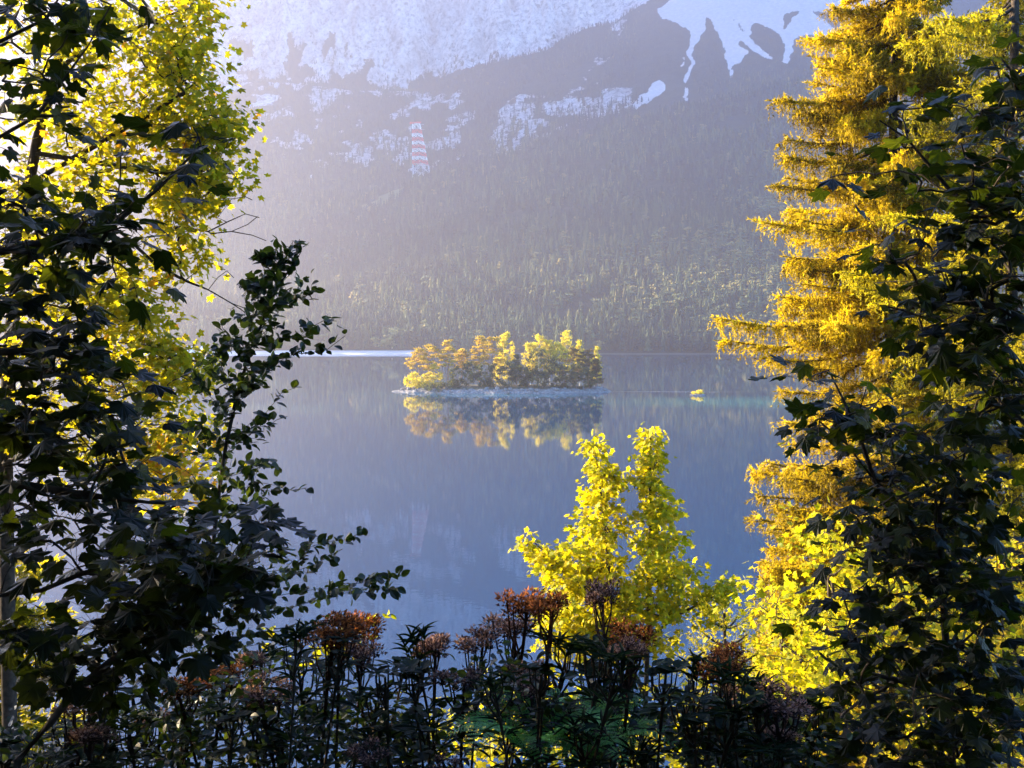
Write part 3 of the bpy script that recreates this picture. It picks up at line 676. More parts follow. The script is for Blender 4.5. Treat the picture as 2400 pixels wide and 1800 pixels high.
# ------------------------------------------------------------------ spruces
def spruce(name, x, y, top, lab, mat, brs, hang=1.0, zlo=-8, nrand=60, Lmax=3.6, tr=.19, fine=1.0, group=None, ns=1.0):
    base = np.array([x, y, ground_z(x, y)-.2]); root = thing(name, base, lab, "tree", group)
    tb = MB(); lf = MB(); ztop = top; zz = np.linspace(base[2], ztop, 14)
    tp = np.stack([x+.05*np.sin(zz*.4), y+0*zz, zz], 1); tube(tb, tp, tr*np.clip((ztop-zz)/(ztop-base[2]), .03, 1)**.8+.01, 8)
    branches = []
    for (tip, z0) in brs: branches.append((np.asarray(tip, float), z0))
    for q in range(nrand):
        z0 = rng.uniform(H+zlo, ztop-.3); f = np.clip((ztop-z0)/(.55*(ztop-(H+zlo))), 0.06, 1)
        L_ = Lmax*f**.8*rng.uniform(.7, 1.05); a = rng.uniform(0, 2*np.pi)
        branches.append((np.array([x+L_*math.cos(a), y+L_*math.sin(a), z0-.12*L_-rng.uniform(0, .5)]), z0))
    NP, ND, NS, NV = [], [], [], []
    def needles(p0, p1, w, step, vv):
        L_ = np.linalg.norm(p1-p0); n = max(2, int(L_/step)); u = rng.uniform(0, 1, n)
        d = unit(p1-p0); P = p0+(p1-p0)*u[:, None]
        D = unit(d*.9+rng.normal(size=(n, 3))*.55); NP.append(P); ND.append(D); NS.append(ns*w*rng.uniform(.7, 1.3, n)); NV.append(np.clip(vv+rng.uniform(-.25, .25, n), 0, 1))
    for tip, z0 in branches:
        p0 = np.array([x, y, z0]); L_ = np.linalg.norm(tip-p0); n = 8; u = np.linspace(0, 1, n)
        pts = p0+(tip-p0)*u[:, None]; pts[:, 2] += -.09*L_*np.sin(np.pi*u**.8)+.05*L_*np.clip(u-.75, 0, 1)*2
        tube(tb, pts, .035*(L_/3)**.7*(1-u)**.9+.006, 5)
        d0 = unit((tip-p0)*np.array([1, 1, 0])); sd = np.array([-d0[1], d0[0], 0]); vb = rng.uniform(.15, .85); hb = hang*rng.choice([.35, .8, 1.2, 1.9]); cent = rng.uniform(.1, 1, max(3, int(L_*5))); pitch = rng.uniform(-.12, .22)
        nt = int(L_*29*fine)
        for q in range(nt):
            uu = float(np.clip(cent[rng.integers(0, len(cent))]+rng.normal()*.035, .06, 1)) if rng.uniform() < .7 else rng.uniform(.1, 1); fi = uu*(n-1); i0 = min(int(fi), n-2); b = pts[i0]+(pts[i0+1]-pts[i0])*(fi-i0)
            sgn = rng.choice([-1, 1]); l1 = (.22+.5*(1-uu)*min(1, L_/2.5)+.1*rng.uniform())*rng.uniform(.6, 1.1)
            e1 = b+(d0*.75+sd*sgn*.8)*l1+np.array([0, 0, rng.uniform(-.16, .10)+pitch*l1-.03])
            needles(b, e1, .09, .022/fine, vb+rng.normal()*.18)
            # drooping strands
            for hq in range(int(rng.poisson(2.2*hb))):
                w_ = rng.uniform(.1, 1); s0 = b+(e1-b)*w_; l2 = rng.uniform(.10, .55)*(.5+.6*(1-uu))*min(1.2, .4+L_/3)
                e2 = s0+np.array([rng.normal()*.05, rng.normal()*.05, -l2]); needles(s0, e2, .06, .028/fine, vb-.12+rng.normal()*.18)
        needles(pts[-3], pts[-1], .09, .008, vb+.1)
        # upturned tip shoots
        for q in range(4):
            b = pts[-1]+(pts[-2]-pts[-1])*rng.uniform(0, 1.3); needles(b, b+d0*.1+np.array([0, 0, rng.uniform(.06, .2)])+sd*rng.normal()*.08, .07, .012, vb+.15)
    P = np.concatenate(NP); D = np.concatenate(ND); S_ = np.concatenate(NS); V_ = np.concatenate(NV)
    tpl = (NEEDLE[0]*np.array([.36, 1, 1]), NEEDLE[1])
    scatter_tpl(lf, tpl, P, frames(D, rng.normal(size=P.shape)), S_, V_)
    tb.build("trunk", M['bark'], root, True); lf.build("crown", M[mat], root); return root
Y = 26.0
xs = float(at(1930, 700, Y)[0])
tips = [(1800, 20, 0), (1745, 92, .6), (1765, 150, .5), (1673, 222, .7), (1700, 308, .5), (1690, 345, .4), (1676, 408, .6), (1640, 488, .7), (1690, 560, .4), (1680, 648, .6), (1558, 700, .8), (1565, 745, .7), (1690, 852, .5), (1735, 800, .3),
        (1706, 968, .6), (1750, 900, .3), (1640, 1080, .7), (1700, 1040, .4), (1660, 1190, .4), (1645, 1290, .3), (1700, 1130, .3), (1640, 1390, .3), (1720, 1240, .3), (1700, 1350, .2), (1720, 250, .2), (1720, 480, .2), (1740, 620, .3), (1730, 720, .3), (1760, 1060, .3), (1690, 920, .5), (1715, 1010, .4), (1680, 1110, .5), (1665, 1150, .5), (1690, 1180, .4), (1655, 1235, .5), (1680, 1270, .4), (1640, 1330, .5), (1700, 1300, .4), (1660, 1370, .4), (1720, 1160, .3), (1640, 1440, .4), (1700, 1420, .3)]
brl = []
for vx, vy, rise in tips:
    tp = at(vx, vy, Y-.6+rng.uniform(-.8, .8)); brl.append((tp, tp[2]+rise*.45+.35))
spruce("spruce_tree", xs, Y, H+13, "tall golden spruce with drooping twigs reaching out over the lake", 'needle_gold', brl, 1.25, -10.5, 340, 3.1, .22)
x2 = float(at(2190, 700, 23)[0])
spruce("spruce_tree", x2, 23.0, H+14, "yellow green spruce standing right behind the golden drooping spruce", 'needle_lime', [], .6, -9, 210, 3.3, .2)
spruce("spruce_tree", float(at(-70, 1300, 13)[0]), 13.0, H-2.2, "small sunlit spruce at the lower left edge behind dark maple leaves", 'needle_lime', [(at(110, 1235, 13), H-2.6), (at(130, 1330, 13), H-3.1), (at(160, 1390, 12.6), H-3.5), (at(140, 1450, 13), H-3.8)], .25, -6.5, 60, 1.6, .07, 1.2)
sdx, sdz = float(at(1570, 1400, 8)[0]), float(at(1570, 1325, 8)[2]); sbr = []
for hh, ll in ((.10, .09), (.22, .16), (.36, .22), (.52, .28), (.70, .33)):
    for q in range(5):
        a_ = q*1.256+hh*7; sbr.append((np.array([sdx+ll*math.cos(a_), 8+ll*math.sin(a_), sdz-hh+ll*.35]), sdz-hh))
spruce("spruce_tree", sdx, 8.0, sdz, "tiny bare topped spruce seedling left of the golden thicket", 'needle_lime', sbr, 0, -3.2, 0, .35, .009, 1.2, ns=.32)

# ------------------------------------------------------------------ sunlit thicket at lower right
thick = [((1700, 1700), 10.5, [(1690, 1330, 60, 60, 16), (1720, 1430, 80, 60, 20), (1680, 1540, 90, 70, 24), (1640, 1480, 30, 40, 8)], "sunlit yellow maple bush at the left end of the golden thicket", "leaf_maple_gold"),
         ((1800, 1700), 12.0, [(1790, 1180, 60, 60, 18), (1830, 1290, 90, 70, 28), (1860, 1400, 80, 70, 20), (1800, 1500, 80, 60, 18)], "tall sunlit maple bush below the golden spruce", "leaf_maple_gold"),
         ((2000, 1750), 12.5, [(2000, 1300, 110, 90, 26), (2040, 1450, 120, 80, 26), (1980, 1590, 120, 70, 22)], "sunlit maple bush behind the dark right hand trunk", "leaf_maple_sunny"),
         ((2180, 1750), 12.0, [(2160, 1380, 90, 110, 24), (2170, 1560, 100, 90, 24), (2180, 1200, 70, 70, 12)], "sunlit maple bush at the lower right edge", "leaf_maple_sunny"),
         ((1560, 1800), 9.0, [(1560, 1560, 60, 50, 14), (1520, 1620, 70, 40, 14), (1620, 1620, 60, 40, 12)], "low sunlit bush behind the faded flower heads right of centre", "leaf_maple_gold"),
         ((1240, 1800), 9.5, [(1180, 1540, 70, 50, 14), (1280, 1600, 80, 40, 14), (1100, 1600, 60, 40, 10), (1010, 1580, 50, 40, 8), (1400, 1600, 60, 50, 12)], "low sunlit bush glowing through the flower stems at bottom centre", "leaf_maple_gold")]
for (bx, by), Yb, bl, lab, mt in thick:
    base = at(bx, by, Yb); base[2] = ground_z(base[0], base[1])-.1
    top = min(b[1] for b in bl)
    broad_tree("maple_bush", base, [at(bx, (by+top)/2+120, Yb), at(bl[0][0], top+60, Yb)], [], [(b[0], b[1], b[2], b[3], Yb, b[4], .8) for b in bl], lab, "bush", mt, MAPLE_LO, .058, 20, .20, .004, .03, 4, .8, 0, 'bark', .3, (0, .9))

# ------------------------------------------------------------------ dark near maples on the right
Y = 4.6
N_ = lambda vx, vy, y=4.6: at(vx, vy, y)
base = N_(2060, 1700); base[2] = ground_z(base[0], base[1])-.1
broad_tree("maple_sapling", base, [N_(2058, 1659), N_(2050, 1500), N_(2042, 1350), N_(2035, 1220), N_(2030, 1100)],
           [[N_(2045, 1400), N_(1960, 1350), N_(1880, 1310), N_(1800, 1260)], [N_(2035, 1220), N_(1960, 1120), N_(1890, 1040), N_(1860, 950), N_(1830, 880), N_(1790, 800)],
            [N_(2030, 1100), N_(2080, 1000), N_(2100, 900)], [N_(2050, 1500), N_(1940, 1470), N_(1860, 1450)], [N_(2045, 1420), N_(2120, 1350), N_(2180, 1300)], [N_(1890, 1040), N_(1830, 960), N_(1770, 910)]],
           [(1790, 915, 50, 24, Y, 5, .3), (1760, 820, 30, 20, Y, 1, .2), (1880, 870, 60, 30, Y, 5, .3), (1950, 940, 90, 40, Y, 9, .4), (1900, 1030, 60, 30, Y, 6, .3), (2060, 960, 80, 50, Y, 9, .4), (2000, 1060, 100, 50, Y, 13, .4), (1880, 1130, 70, 30, Y, 7, .4), (2120, 1080, 90, 60, Y, 12, .4),
            (1940, 1180, 80, 50, Y, 10, .4), (2060, 1200, 100, 60, Y, 14, .4), (1880, 1270, 60, 40, Y, 5, .3), (1980, 1300, 90, 50, Y, 10, .4), (2120, 1300, 90, 60, Y, 12, .4), (1850, 1380, 60, 30, Y, 5, .3), (1960, 1430, 90, 40, Y, 9, .4), (2100, 1430, 100, 50, Y, 13, .4),
            (1880, 1500, 70, 40, Y, 7, .3), (2010, 1540, 90, 50, Y, 10, .4), (2140, 1560, 80, 60, Y, 11, .4), (1920, 1610, 90, 40, Y, 10, .4), (2080, 1640, 100, 30, Y, 10, .4), (1790, 1560, 50, 40, Y, 5, .3), (1750, 1620, 50, 30, Y, 5, .3), (1840, 1660, 60, 30, Y, 5, .3)],
           "dark straight maple sapling with broad shaded leaves in front of the golden thicket", "sapling", 'leaf_maple_painted_shade', MAPLE_HI, .066, 4, .085, .0026, .016, 5,
           .34, .001, 'bark', .25, (0, .85), mul=1.6)
Y = 4.2
N_ = lambda vx, vy, y=4.2: at(vx, vy, y)
base = np.array([2.35, 4.2, 0]); base[2] = ground_z(base[0], base[1])-.1
broad_tree("maple_tree", base, [N_(2480, 1300), N_(2460, 900), N_(2440, 500), N_(2420, 100), N_(2400, -250)],
           [[N_(2450, 700), N_(2300, 560), N_(2180, 470), N_(2060, 420), N_(1960, 300), N_(1900, 260)], [N_(2450, 850), N_(2280, 720), N_(2140, 660), N_(2000, 640)], [N_(2440, 400), N_(2300, 280), N_(2200, 200)], [N_(2480, 1050), N_(2330, 960), N_(2220, 920)]],
           [(2190, 140, 50, 70, Y, 5, .3), (2170, 250, 60, 40, Y, 7, .3), (2080, 240, 60, 24, Y, 3, .2), (1960, 235, 40, 14, Y, 2, .1), (2130, 330, 80, 40, Y, 7, .3), (1960, 310, 50, 20, Y, 1, .2), (2030, 390, 80, 30, Y, 4, .3), (2160, 420, 70, 50, Y, 9, .3), (2060, 480, 100, 30, Y, 8, .3), (1880, 535, 70, 16, Y, 3, .2), (2180, 530, 60, 40, Y, 7, .3),
            (2000, 570, 90, 30, Y, 7, .3), (2120, 620, 100, 40, Y, 11, .3), (2000, 680, 90, 40, Y, 8, .3), (2160, 720, 80, 40, Y, 10, .3), (2060, 770, 80, 40, Y, 8, .3), (2180, 850, 60, 60, Y, 9, .3), (2120, 900, 60, 40, Y, 6, .3), (1830, 380, 40, 12, Y, 1, .1), (2400, 500, 150, 500, Y, 30, .5)],
           "dark overhanging maple whose shaded leaves cover the spruce from the right edge", "tree", 'leaf_maple_painted_shade', MAPLE_HI, .070, 3, .08, .003, .05, 5, .34, .0011, 'bark', .25, (0, .85), mul=1.5)

# ------------------------------------------------------------------ hemp agrimony and herbs along the bottom
def agrimony(variant, fl):
    root = thing("agrimony_plant", (0, 0, 0), "x", "plant"); rs = np.random.default_rng(100+variant)
    st = MB(); lv = MB(); hd = MB(); hgt_ = 1.3
    zz = np.linspace(0, hgt_, 8); bend = rs.uniform(-.1, .1, 2); pts = np.stack([bend[0]*(zz/hgt_)**2, bend[1]*(zz/hgt_)**2, zz], 1)
    tube(st, pts, np.linspace(.0065, .0035, 8), 5)
    pos = lambda z: np.array([bend[0]*(z/hgt_)**2, bend[1]*(z/hgt_)**2, z])
    LP, LD, LN, LS = [], [], [], []
    for k_, z in enumerate(np.arange(.22, hgt_-.06, .085)):
        a0 = k_*math.pi/2+rs.uniform(-.3, .3)
        for sg in (0, math.pi):
            for da, sc in ((0, 1), (.65, .72), (-.65, .72)):
                a = a0+sg+da; LP.append(pos(z)+np.array([math.cos(a), math.sin(a), 0])*.012); LD.append([math.cos(a), math.sin(a), rs.uniform(-.25, .35)]); LN.append([rs.normal()*.3, rs.normal()*.3, 1]); LS.append(sc*rs.uniform(.07, .115)*(1-.35*z/hgt_))
    # flowering side shoots carrying the head
    heads = []
    for q in range(7):
        a = q*2.4+rs.uniform(-.3, .3); z0 = hgt_-rs.uniform(.02, .22); l = (.02+.24*(hgt_-z0))*rs.uniform(.7, 1.1); p0 = pos(z0); p1 = p0+np.array([math.cos(a)*l, math.sin(a)*l, (hgt_-z0)*.9+rs.uniform(0, .06)])
        tube(hd if fl else st, [pos(z0-.06), pos(z0-.02), p0, (p0+p1)/2+np.array([math.cos(a), math.sin(a), -.2])*.015, p1], [.006, .006, .004, .003, .0022], 4, .1); heads.append(p1)
        if rs.uniform() < .5: LP.append(p0); LD.append([math.cos(a), math.sin(a), .1]); LN.append([0, 0, 1]); LS.append(.07)
    if fl:
        tube(hd, [pos(z) for z in np.linspace(hgt_-.32, hgt_, 7)], .005, 5, .1)
        for hp in heads:
            n = 130; off = np.clip(rs.normal(size=(n, 3)), -1.6, 1.6)*np.array([.017, .017, .013]); P = hp+off
            D = unit(off+rs.normal(size=(n, 3))*.01+np.array([0, 0, .012])); s_ = rs.uniform(.009, .017, n)
            scatter_tpl(hd, (NEEDLE[0]*np.array([.55, 1, 1]), NEEDLE[1]), P, frames(D, rs.normal(size=(n, 3))), s_, np.clip(rs.uniform(0, 1, n)+off[:, 2]*12, 0, 1))
            for q in range(8): st_p = hp+rs.normal(size=3)*np.array([.02, .02, .006]); tube(hd, [hp-np.array([0, 0, .03]), st_p], .0009, 3, .1)
    else:
        for hp in heads:
            for q in range(4):
                LP.append(hp); a = rs.uniform(0, 6.28); LD.append([math.cos(a), math.sin(a), .5]); LN.append([0, 0, 1]); LS.append(.06)
    LP, LD, LN, LS = map(np.array, (LP, LD, LN, LS))
    tpl_ = LANCE
    if not fl and variant % 3 == 1: tpl_ = BEECH; LS = LS*.85; LD = LD+np.array([0, 0, .1])
    if not fl and variant % 3 == 2:
        tpl_ = (LANCE[0]*np.array([.45, 1, 1.8]), LANCE[1]); LS = LS*1.35; LD = LD*np.array([1, 1, 1])+np.array([0, 0, .9])
    scatter_tpl(lv, tpl_, LP, frames(LD.astype(float), LN.astype(float)), LS, rs.uniform(0, .9, len(LP)))
    st.build("stem", M['herb_stem'], root, True); lv.build("foliage", M['herb'], root)
    if fl: hd.build("flower_head", M[fl], root)
    return root
protoM = [agrimony(v, 'fluff_mauve') for v in range(3)]; protoR = [agrimony(10+v, 'fluff_rust') for v in range(3)]; protoG = [agrimony(20+v, None) for v in range(3)]
GA = "faded agrimony plants along the bottom"; GG = "leafy herbs among the agrimony"
DARK = "dark agrimony plant with a faded mauve flower head in the thicket along the bottom"
HEADS = [(1087, 1323, 'R', "tallest agrimony with a wide rust brown head left of the bright maple sapling"), (1147, 1328, 'R', "agrimony with a head coloured orange as if sunlit touching the lower left of the bright maple sapling"),
         (751, 1372, 'R', "agrimony with orange brown head beside the sunlit beech twig tips"), (811, 1419, 'M', DARK), (931, 1413, 'M', "agrimony with a tall narrow mauve head against the lake at bottom centre"), (1001, 1390, 'M', DARK),
         (1094, 1376, 'M', DARK), (1267, 1366, 'R', "agrimony with a hanging rust head in front of the bright maple sapling"), (1341, 1306, 'M', "tall dark agrimony head standing before the two tops of the bright maple"),
         (1321, 1426, 'M', DARK), (1431, 1453, 'R', "agrimony with a head coloured orange as if sunlit at the foot of the bright maple stem"), (1011, 1479, 'M', DARK), (1171, 1496, 'M', DARK), (837, 1622, 'M', "low agrimony with a pale pinkish head at the bottom edge left of the fern"), (1034, 1640, 'M', "low agrimony with pale pink fluff at the bottom edge beside the fern"), 
         (73, 1506, 'M', "agrimony with a large pale mauve head in the lower left corner"), (273, 1483, 'M', DARK), (403, 1469, 'R', "agrimony with a small rusty head under the dark beech sapling"), (493, 1496, 'R', "agrimony with an orange head and mauve side clusters below the dark beech"), (337, 1569, 'M', DARK), (597, 1446, 'M', DARK), (650, 1476, 'M', DARK), (713, 1369, 'R', "agrimony with the brightest orange head right of the dark beech stem"),
         (687, 1393, 'R', "agrimony with a peach coloured head just below the brightest orange one"), (193, 1589, 'M', DARK), (1541, 1439, 'R', "agrimony with a russet head beside the tiny spruce seedling"), (1715, 1483, 'M', "dark agrimony head standing out before the golden thicket"), (1655, 1536, 'M', DARK), (1240, 1450, 'M', DARK), (1500, 1500, 'M', DARK), (1600, 1600, 'M', DARK), ]
used = set()
def put(protos, p, hz, label, group):
    k_ = int(rng.integers(0, 3)); fresh = [q for q in range(3) if protos[q].name not in used]; k_ = fresh[0] if fresh else k_; gz = float(ground_z(p[0], p[1]))-.03; s_ = max(.35, (hz-gz)/1.3); sh = (.55+.45*s_)*1.05
    pr = protos[k_]; loc = (p[0], p[1], gz); rz = rng.uniform(0, 6.28)
    if pr.name not in used:
        used.add(pr.name); pr.location = loc; pr.rotation_euler = (0, 0, rz); pr.scale = (sh, sh, s_); pr["label"] = label; pr["group"] = group; return pr
    r = copy_tree(pr, loc, rz, (sh*rng.uniform(.8, 1.3), sh*rng.uniform(.8, 1.3), s_), label, group); r.rotation_euler = (rng.normal()*.09, rng.normal()*.09, rz); return r
for vx, vy, kd, lab in HEADS:
    Yp = rng.uniform(3.5, 4.5) if vy < 1580 else rng.uniform(3.1, 3.5)
    p = at(vx, vy, Yp); put(protoM if kd == 'M' else protoR, p, p[2], lab, GA)
LG = "leafy green herb stem without flowers among the agrimony along the bottom"
for q in range(90):
    vx = rng.uniform(-60, 1760); lim = np.interp(vx, [0, 120, 250, 420, 640, 760, 900, 1000, 1100, 1300, 1500, 1760], [1600, 1600, 1590, 1470, 1430, 1440, 1500, 1430, 1400, 1430, 1480, 1500])
    if 760 < vx < 1030 and rng.uniform() < .3: continue
    vy = lim-25+rng.uniform(0, 1)**1.3*170; Yp = rng.uniform(3.2, 4.9); p = at(vx, min(vy, 1655), Yp); put(protoG, p, p[2], LG, GG)

# low shrubs tangled into the herbs
for bl, lab in (([(70, 1610, 110, 40, 10), (160, 1640, 90, 30, 8)], "dark low shrub filling the lower left corner"),
                ([(300, 1560, 90, 40, 12), (400, 1520, 80, 50, 14), (360, 1620, 120, 40, 12)], "dark low shrub under the slim beech sapling"),
                ([(560, 1500, 90, 50, 14), (660, 1530, 80, 50, 13), (600, 1600, 130, 50, 14)], "dark rounded shrub right of the beech sapling's foot"),
                ([(830, 1570, 80, 50, 11), (900, 1620, 90, 40, 10), (760, 1590, 60, 40, 7)], "dark low shrub at bottom centre before the open water"),
                ([(1090, 1480, 70, 60, 13), (1170, 1540, 80, 50, 12), (1040, 1560, 70, 50, 9)], "dark shrub under the rust coloured heads left of the bright maple"),
                ([(1370, 1510, 80, 50, 12), (1460, 1560, 90, 50, 12), (1400, 1620, 110, 40, 10)], "dark shrub at the foot of the bright maple sapling"),
                ([(1610, 1590, 90, 50, 12), (1700, 1620, 90, 40, 11), (1560, 1640, 90, 30, 8)], "dark shrub at the bottom edge before the golden thicket")):
    Yb = 4.1; base = at(bl[0][0], 1700, Yb); base[2] = ground_z(base[0], base[1])-.05
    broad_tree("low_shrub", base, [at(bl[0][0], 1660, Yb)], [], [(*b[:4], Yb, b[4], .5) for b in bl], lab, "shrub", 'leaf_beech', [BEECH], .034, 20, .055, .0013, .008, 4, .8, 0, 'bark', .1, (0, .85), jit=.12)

# fern
def fern(p, lab):
    root = thing("fern", p, lab, "fern"); lf = MB(); sm = MB()
    for q in range(9):
        a = q*.7+rng.uniform(-.2, .2); L_ = rng.uniform(.24, .36); u = np.linspace(0, 1, 22)
        pts = np.asarray(p)+np.stack([np.cos(a)*L_*u, np.sin(a)*L_*u, .5*L_*np.sin(u*2.3)], 1); tube(sm, pts, np.linspace(.003, .001, 22), 4)
        d = unit(np.gradient(pts, axis=0)); side = np.array([-math.sin(a), math.cos(a), 0])
        for sg in (-1, 1):
            Dv = unit(side*sg+d*.45); s_ = .085*np.sin(np.pi*(u*.92+.06))**.8
            for w_ in np.linspace(.12, .95, 9):
                for s2 in (-1, 1):
                    P = pts+Dv*(s_*w_)[:, None]; D2 = unit(Dv*.5+d*s2*.9); scatter_tpl(lf, OVAL_LO, P, frames(D2, np.tile([0, 0, 1.], (22, 1))+rng.normal(size=(22, 3))*.1), np.maximum(.016*(1-w_*.6)*(s_/.085), .004), rng.uniform(0, 1, 22))
    sm.build("stem", M['herb_stem'], root); lf.build("frond", M['fern'], root); return root
fern(at(1150, 1640, 3.7), "bright green fern spreading low between the flower stems at the bottom")
fern(at(1275, 1650, 3.8), "smaller green fern right of the spreading one at the bottom")

# low undergrowth: leafy ground cover nobody could count
ug = MB(); n = 9000
ux = rng.uniform(-4.5, 4.5, n); uy = rng.uniform(3.5, 8.5, n); uz = ground_z(ux, uy)+rng.uniform(0, 1, n)**1.5*.42
scatter_tpl(ug, BEECH, np.stack([ux, uy, uz], 1), frames(rand_dirs(n, .15, .5), rand_dirs(n, 1.4, .6)), rng.uniform(.03, .07, n), rng.uniform(0, 1, n))
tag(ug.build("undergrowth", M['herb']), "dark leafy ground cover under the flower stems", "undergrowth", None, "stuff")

# ------------------------------------------------------------------ island
IC = np.array([at(1087, 850, 452)[0], 452.0]); IRX, IRY = 43.5, 17.0
def isl_h(x, y):
    q = np.sqrt(((x-IC[0])/IRX)**2+((y-IC[1])/IRY)**2)+(fbm(x/7, y/7, 201, 3)-.5)*.16
    h_ = np.interp(q, [0, .55, .80, .91, 1.0, 1.06], [2.6, 2.2, 1.5, .95, .1, -1.2])
    return h_+np.where((q > .6) & (q < 1.02), (fbm(x/1.3, y/1.3, 203, 3)-.5)*1.3, (fbm(x/4, y/4, 205, 2)-.5)*.5), q
ia = np.linspace(0, 2*np.pi, 260, endpoint=False); iq = np.concatenate([[0.02], np.linspace(.1, .7, 10), np.linspace(.74, 1.14, 26)])
IA, IQ = np.meshgrid(ia, iq, indexing='ij'); IX = IC[0]+IRX*IQ*np.cos(IA); IY = IC[1]+IRY*IQ*np.sin(IA); IZ, IQQ = isl_h(IX, IY)
im = MB(); n0, n1 = IX.shape; i = np.arange(n0)[:, None]*n1; i2 = ((np.arange(n0)+1) % n0)[:, None]*n1; j = np.arange(n1-1)[None]
im.add(np.stack([IX, IY, IZ], -1).reshape(-1, 3), np.stack([i+j, i+j+1, i2+j+1, i2+j], -1).reshape(-1, 4), (IQQ > .80).astype(float).ravel())
def island_mat():
    m, nt, out = new_mat('island'); N = nt.nodes; L = nt.links; a = N.new("ShaderNodeAttribute"); a.attribute_name = "var"
    g = N.new("ShaderNodeNewGeometry"); n = N.new("ShaderNodeTexNoise"); n.inputs["Scale"].default_value = 1.4; n.inputs["Detail"].default_value = 8; L.new(g.outputs["Position"], n.inputs["Vector"])
    r1 = ramp(nt, [(.35, (.025, .03, .012)), (.65, (.07, .06, .025))]); r2 = ramp(nt, [(.32, (.05, .046, .042)), (.5, (.12, .112, .105)), (.7, (.21, .20, .19))])
    L.new(n.outputs[0], r1.inputs[0]); L.new(n.outputs[0], r2.inputs[0]); x = N.new("ShaderNodeMix"); x.data_type = 'RGBA'; L.new(a.outputs["Fac"], x.inputs[0]); L.new(r1.outputs[0], x.inputs[6]); L.new(r2.outputs[0], x.inputs[7])
    p = N.new("ShaderNodeBsdfPrincipled"); p.inputs["Roughness"].default_value = .9; L.new(x.outputs[2], p.inputs["Base Color"])
    b = N.new("ShaderNodeBump"); b.inputs["Strength"].default_value = .8; b.inputs["Distance"].default_value = .5; L.new(n.outputs[0], b.inputs["Height"]); L.new(b.outputs[0], p.inputs["Normal"]); L.new(p.outputs[0], out.inputs[0]); return m
tag(im.build("island_ground", island_mat()), "small rocky island in the lake", None, None, "structure")
M['rock'] = noise_mat('rock', (.08, .076, .072), (.20, .19, .18), 1.6, .9, .7)
def boulder(seed):
    r_ = np.random.default_rng(seed); V = []; Fc = []; nu, nv = 9, 6
    for a in range(nv+1):
        for b in range(nu):
            th = math.pi*a/nv; ph = 2*math.pi*b/nu; d = np.array([math.sin(th)*math.cos(ph), math.sin(th)*math.sin(ph), math.cos(th)]); V.append(np.sign(d)*np.abs(d)**.8*(1+r_.uniform(-.16, .16)))
    for a in range(nv):
        for b in range(nu): Fc.append((a*nu+b, a*nu+(b+1) % nu, (a+1)*nu+(b+1) % nu, (a+1)*nu+b))
    return np.array(V), np.array(Fc)
BL = "grey boulder on the rocky shore of the island"
protos = []
for q in range(34):
    if q < 5:
        mb = MB(); V, Fc = boulder(q); mb.add(V*np.array([1.2, .9, .75]), Fc); o = mb.build("boulder", M['rock']); tag(o, BL, "boulder", "boulders on the island shore"); protos.append(o)
    else:
        o = protos[q % 5].copy(); COL.objects.link(o)
    a = rng.uniform(math.pi*1.02, math.pi*1.98); qq = rng.uniform(.80, .96); x = IC[0]+IRX*qq*math.cos(a); y = IC[1]+IRY*qq*math.sin(a); s_ = rng.uniform(.35, 1.05)
    o.location = (x, y, float(isl_h(x, y)[0])+.25*s_); o.rotation_euler = (rng.uniform(-.3, .3), rng.uniform(-.3, .3), rng.uniform(0, 6.28)); o.scale = (s_, s_, s_)

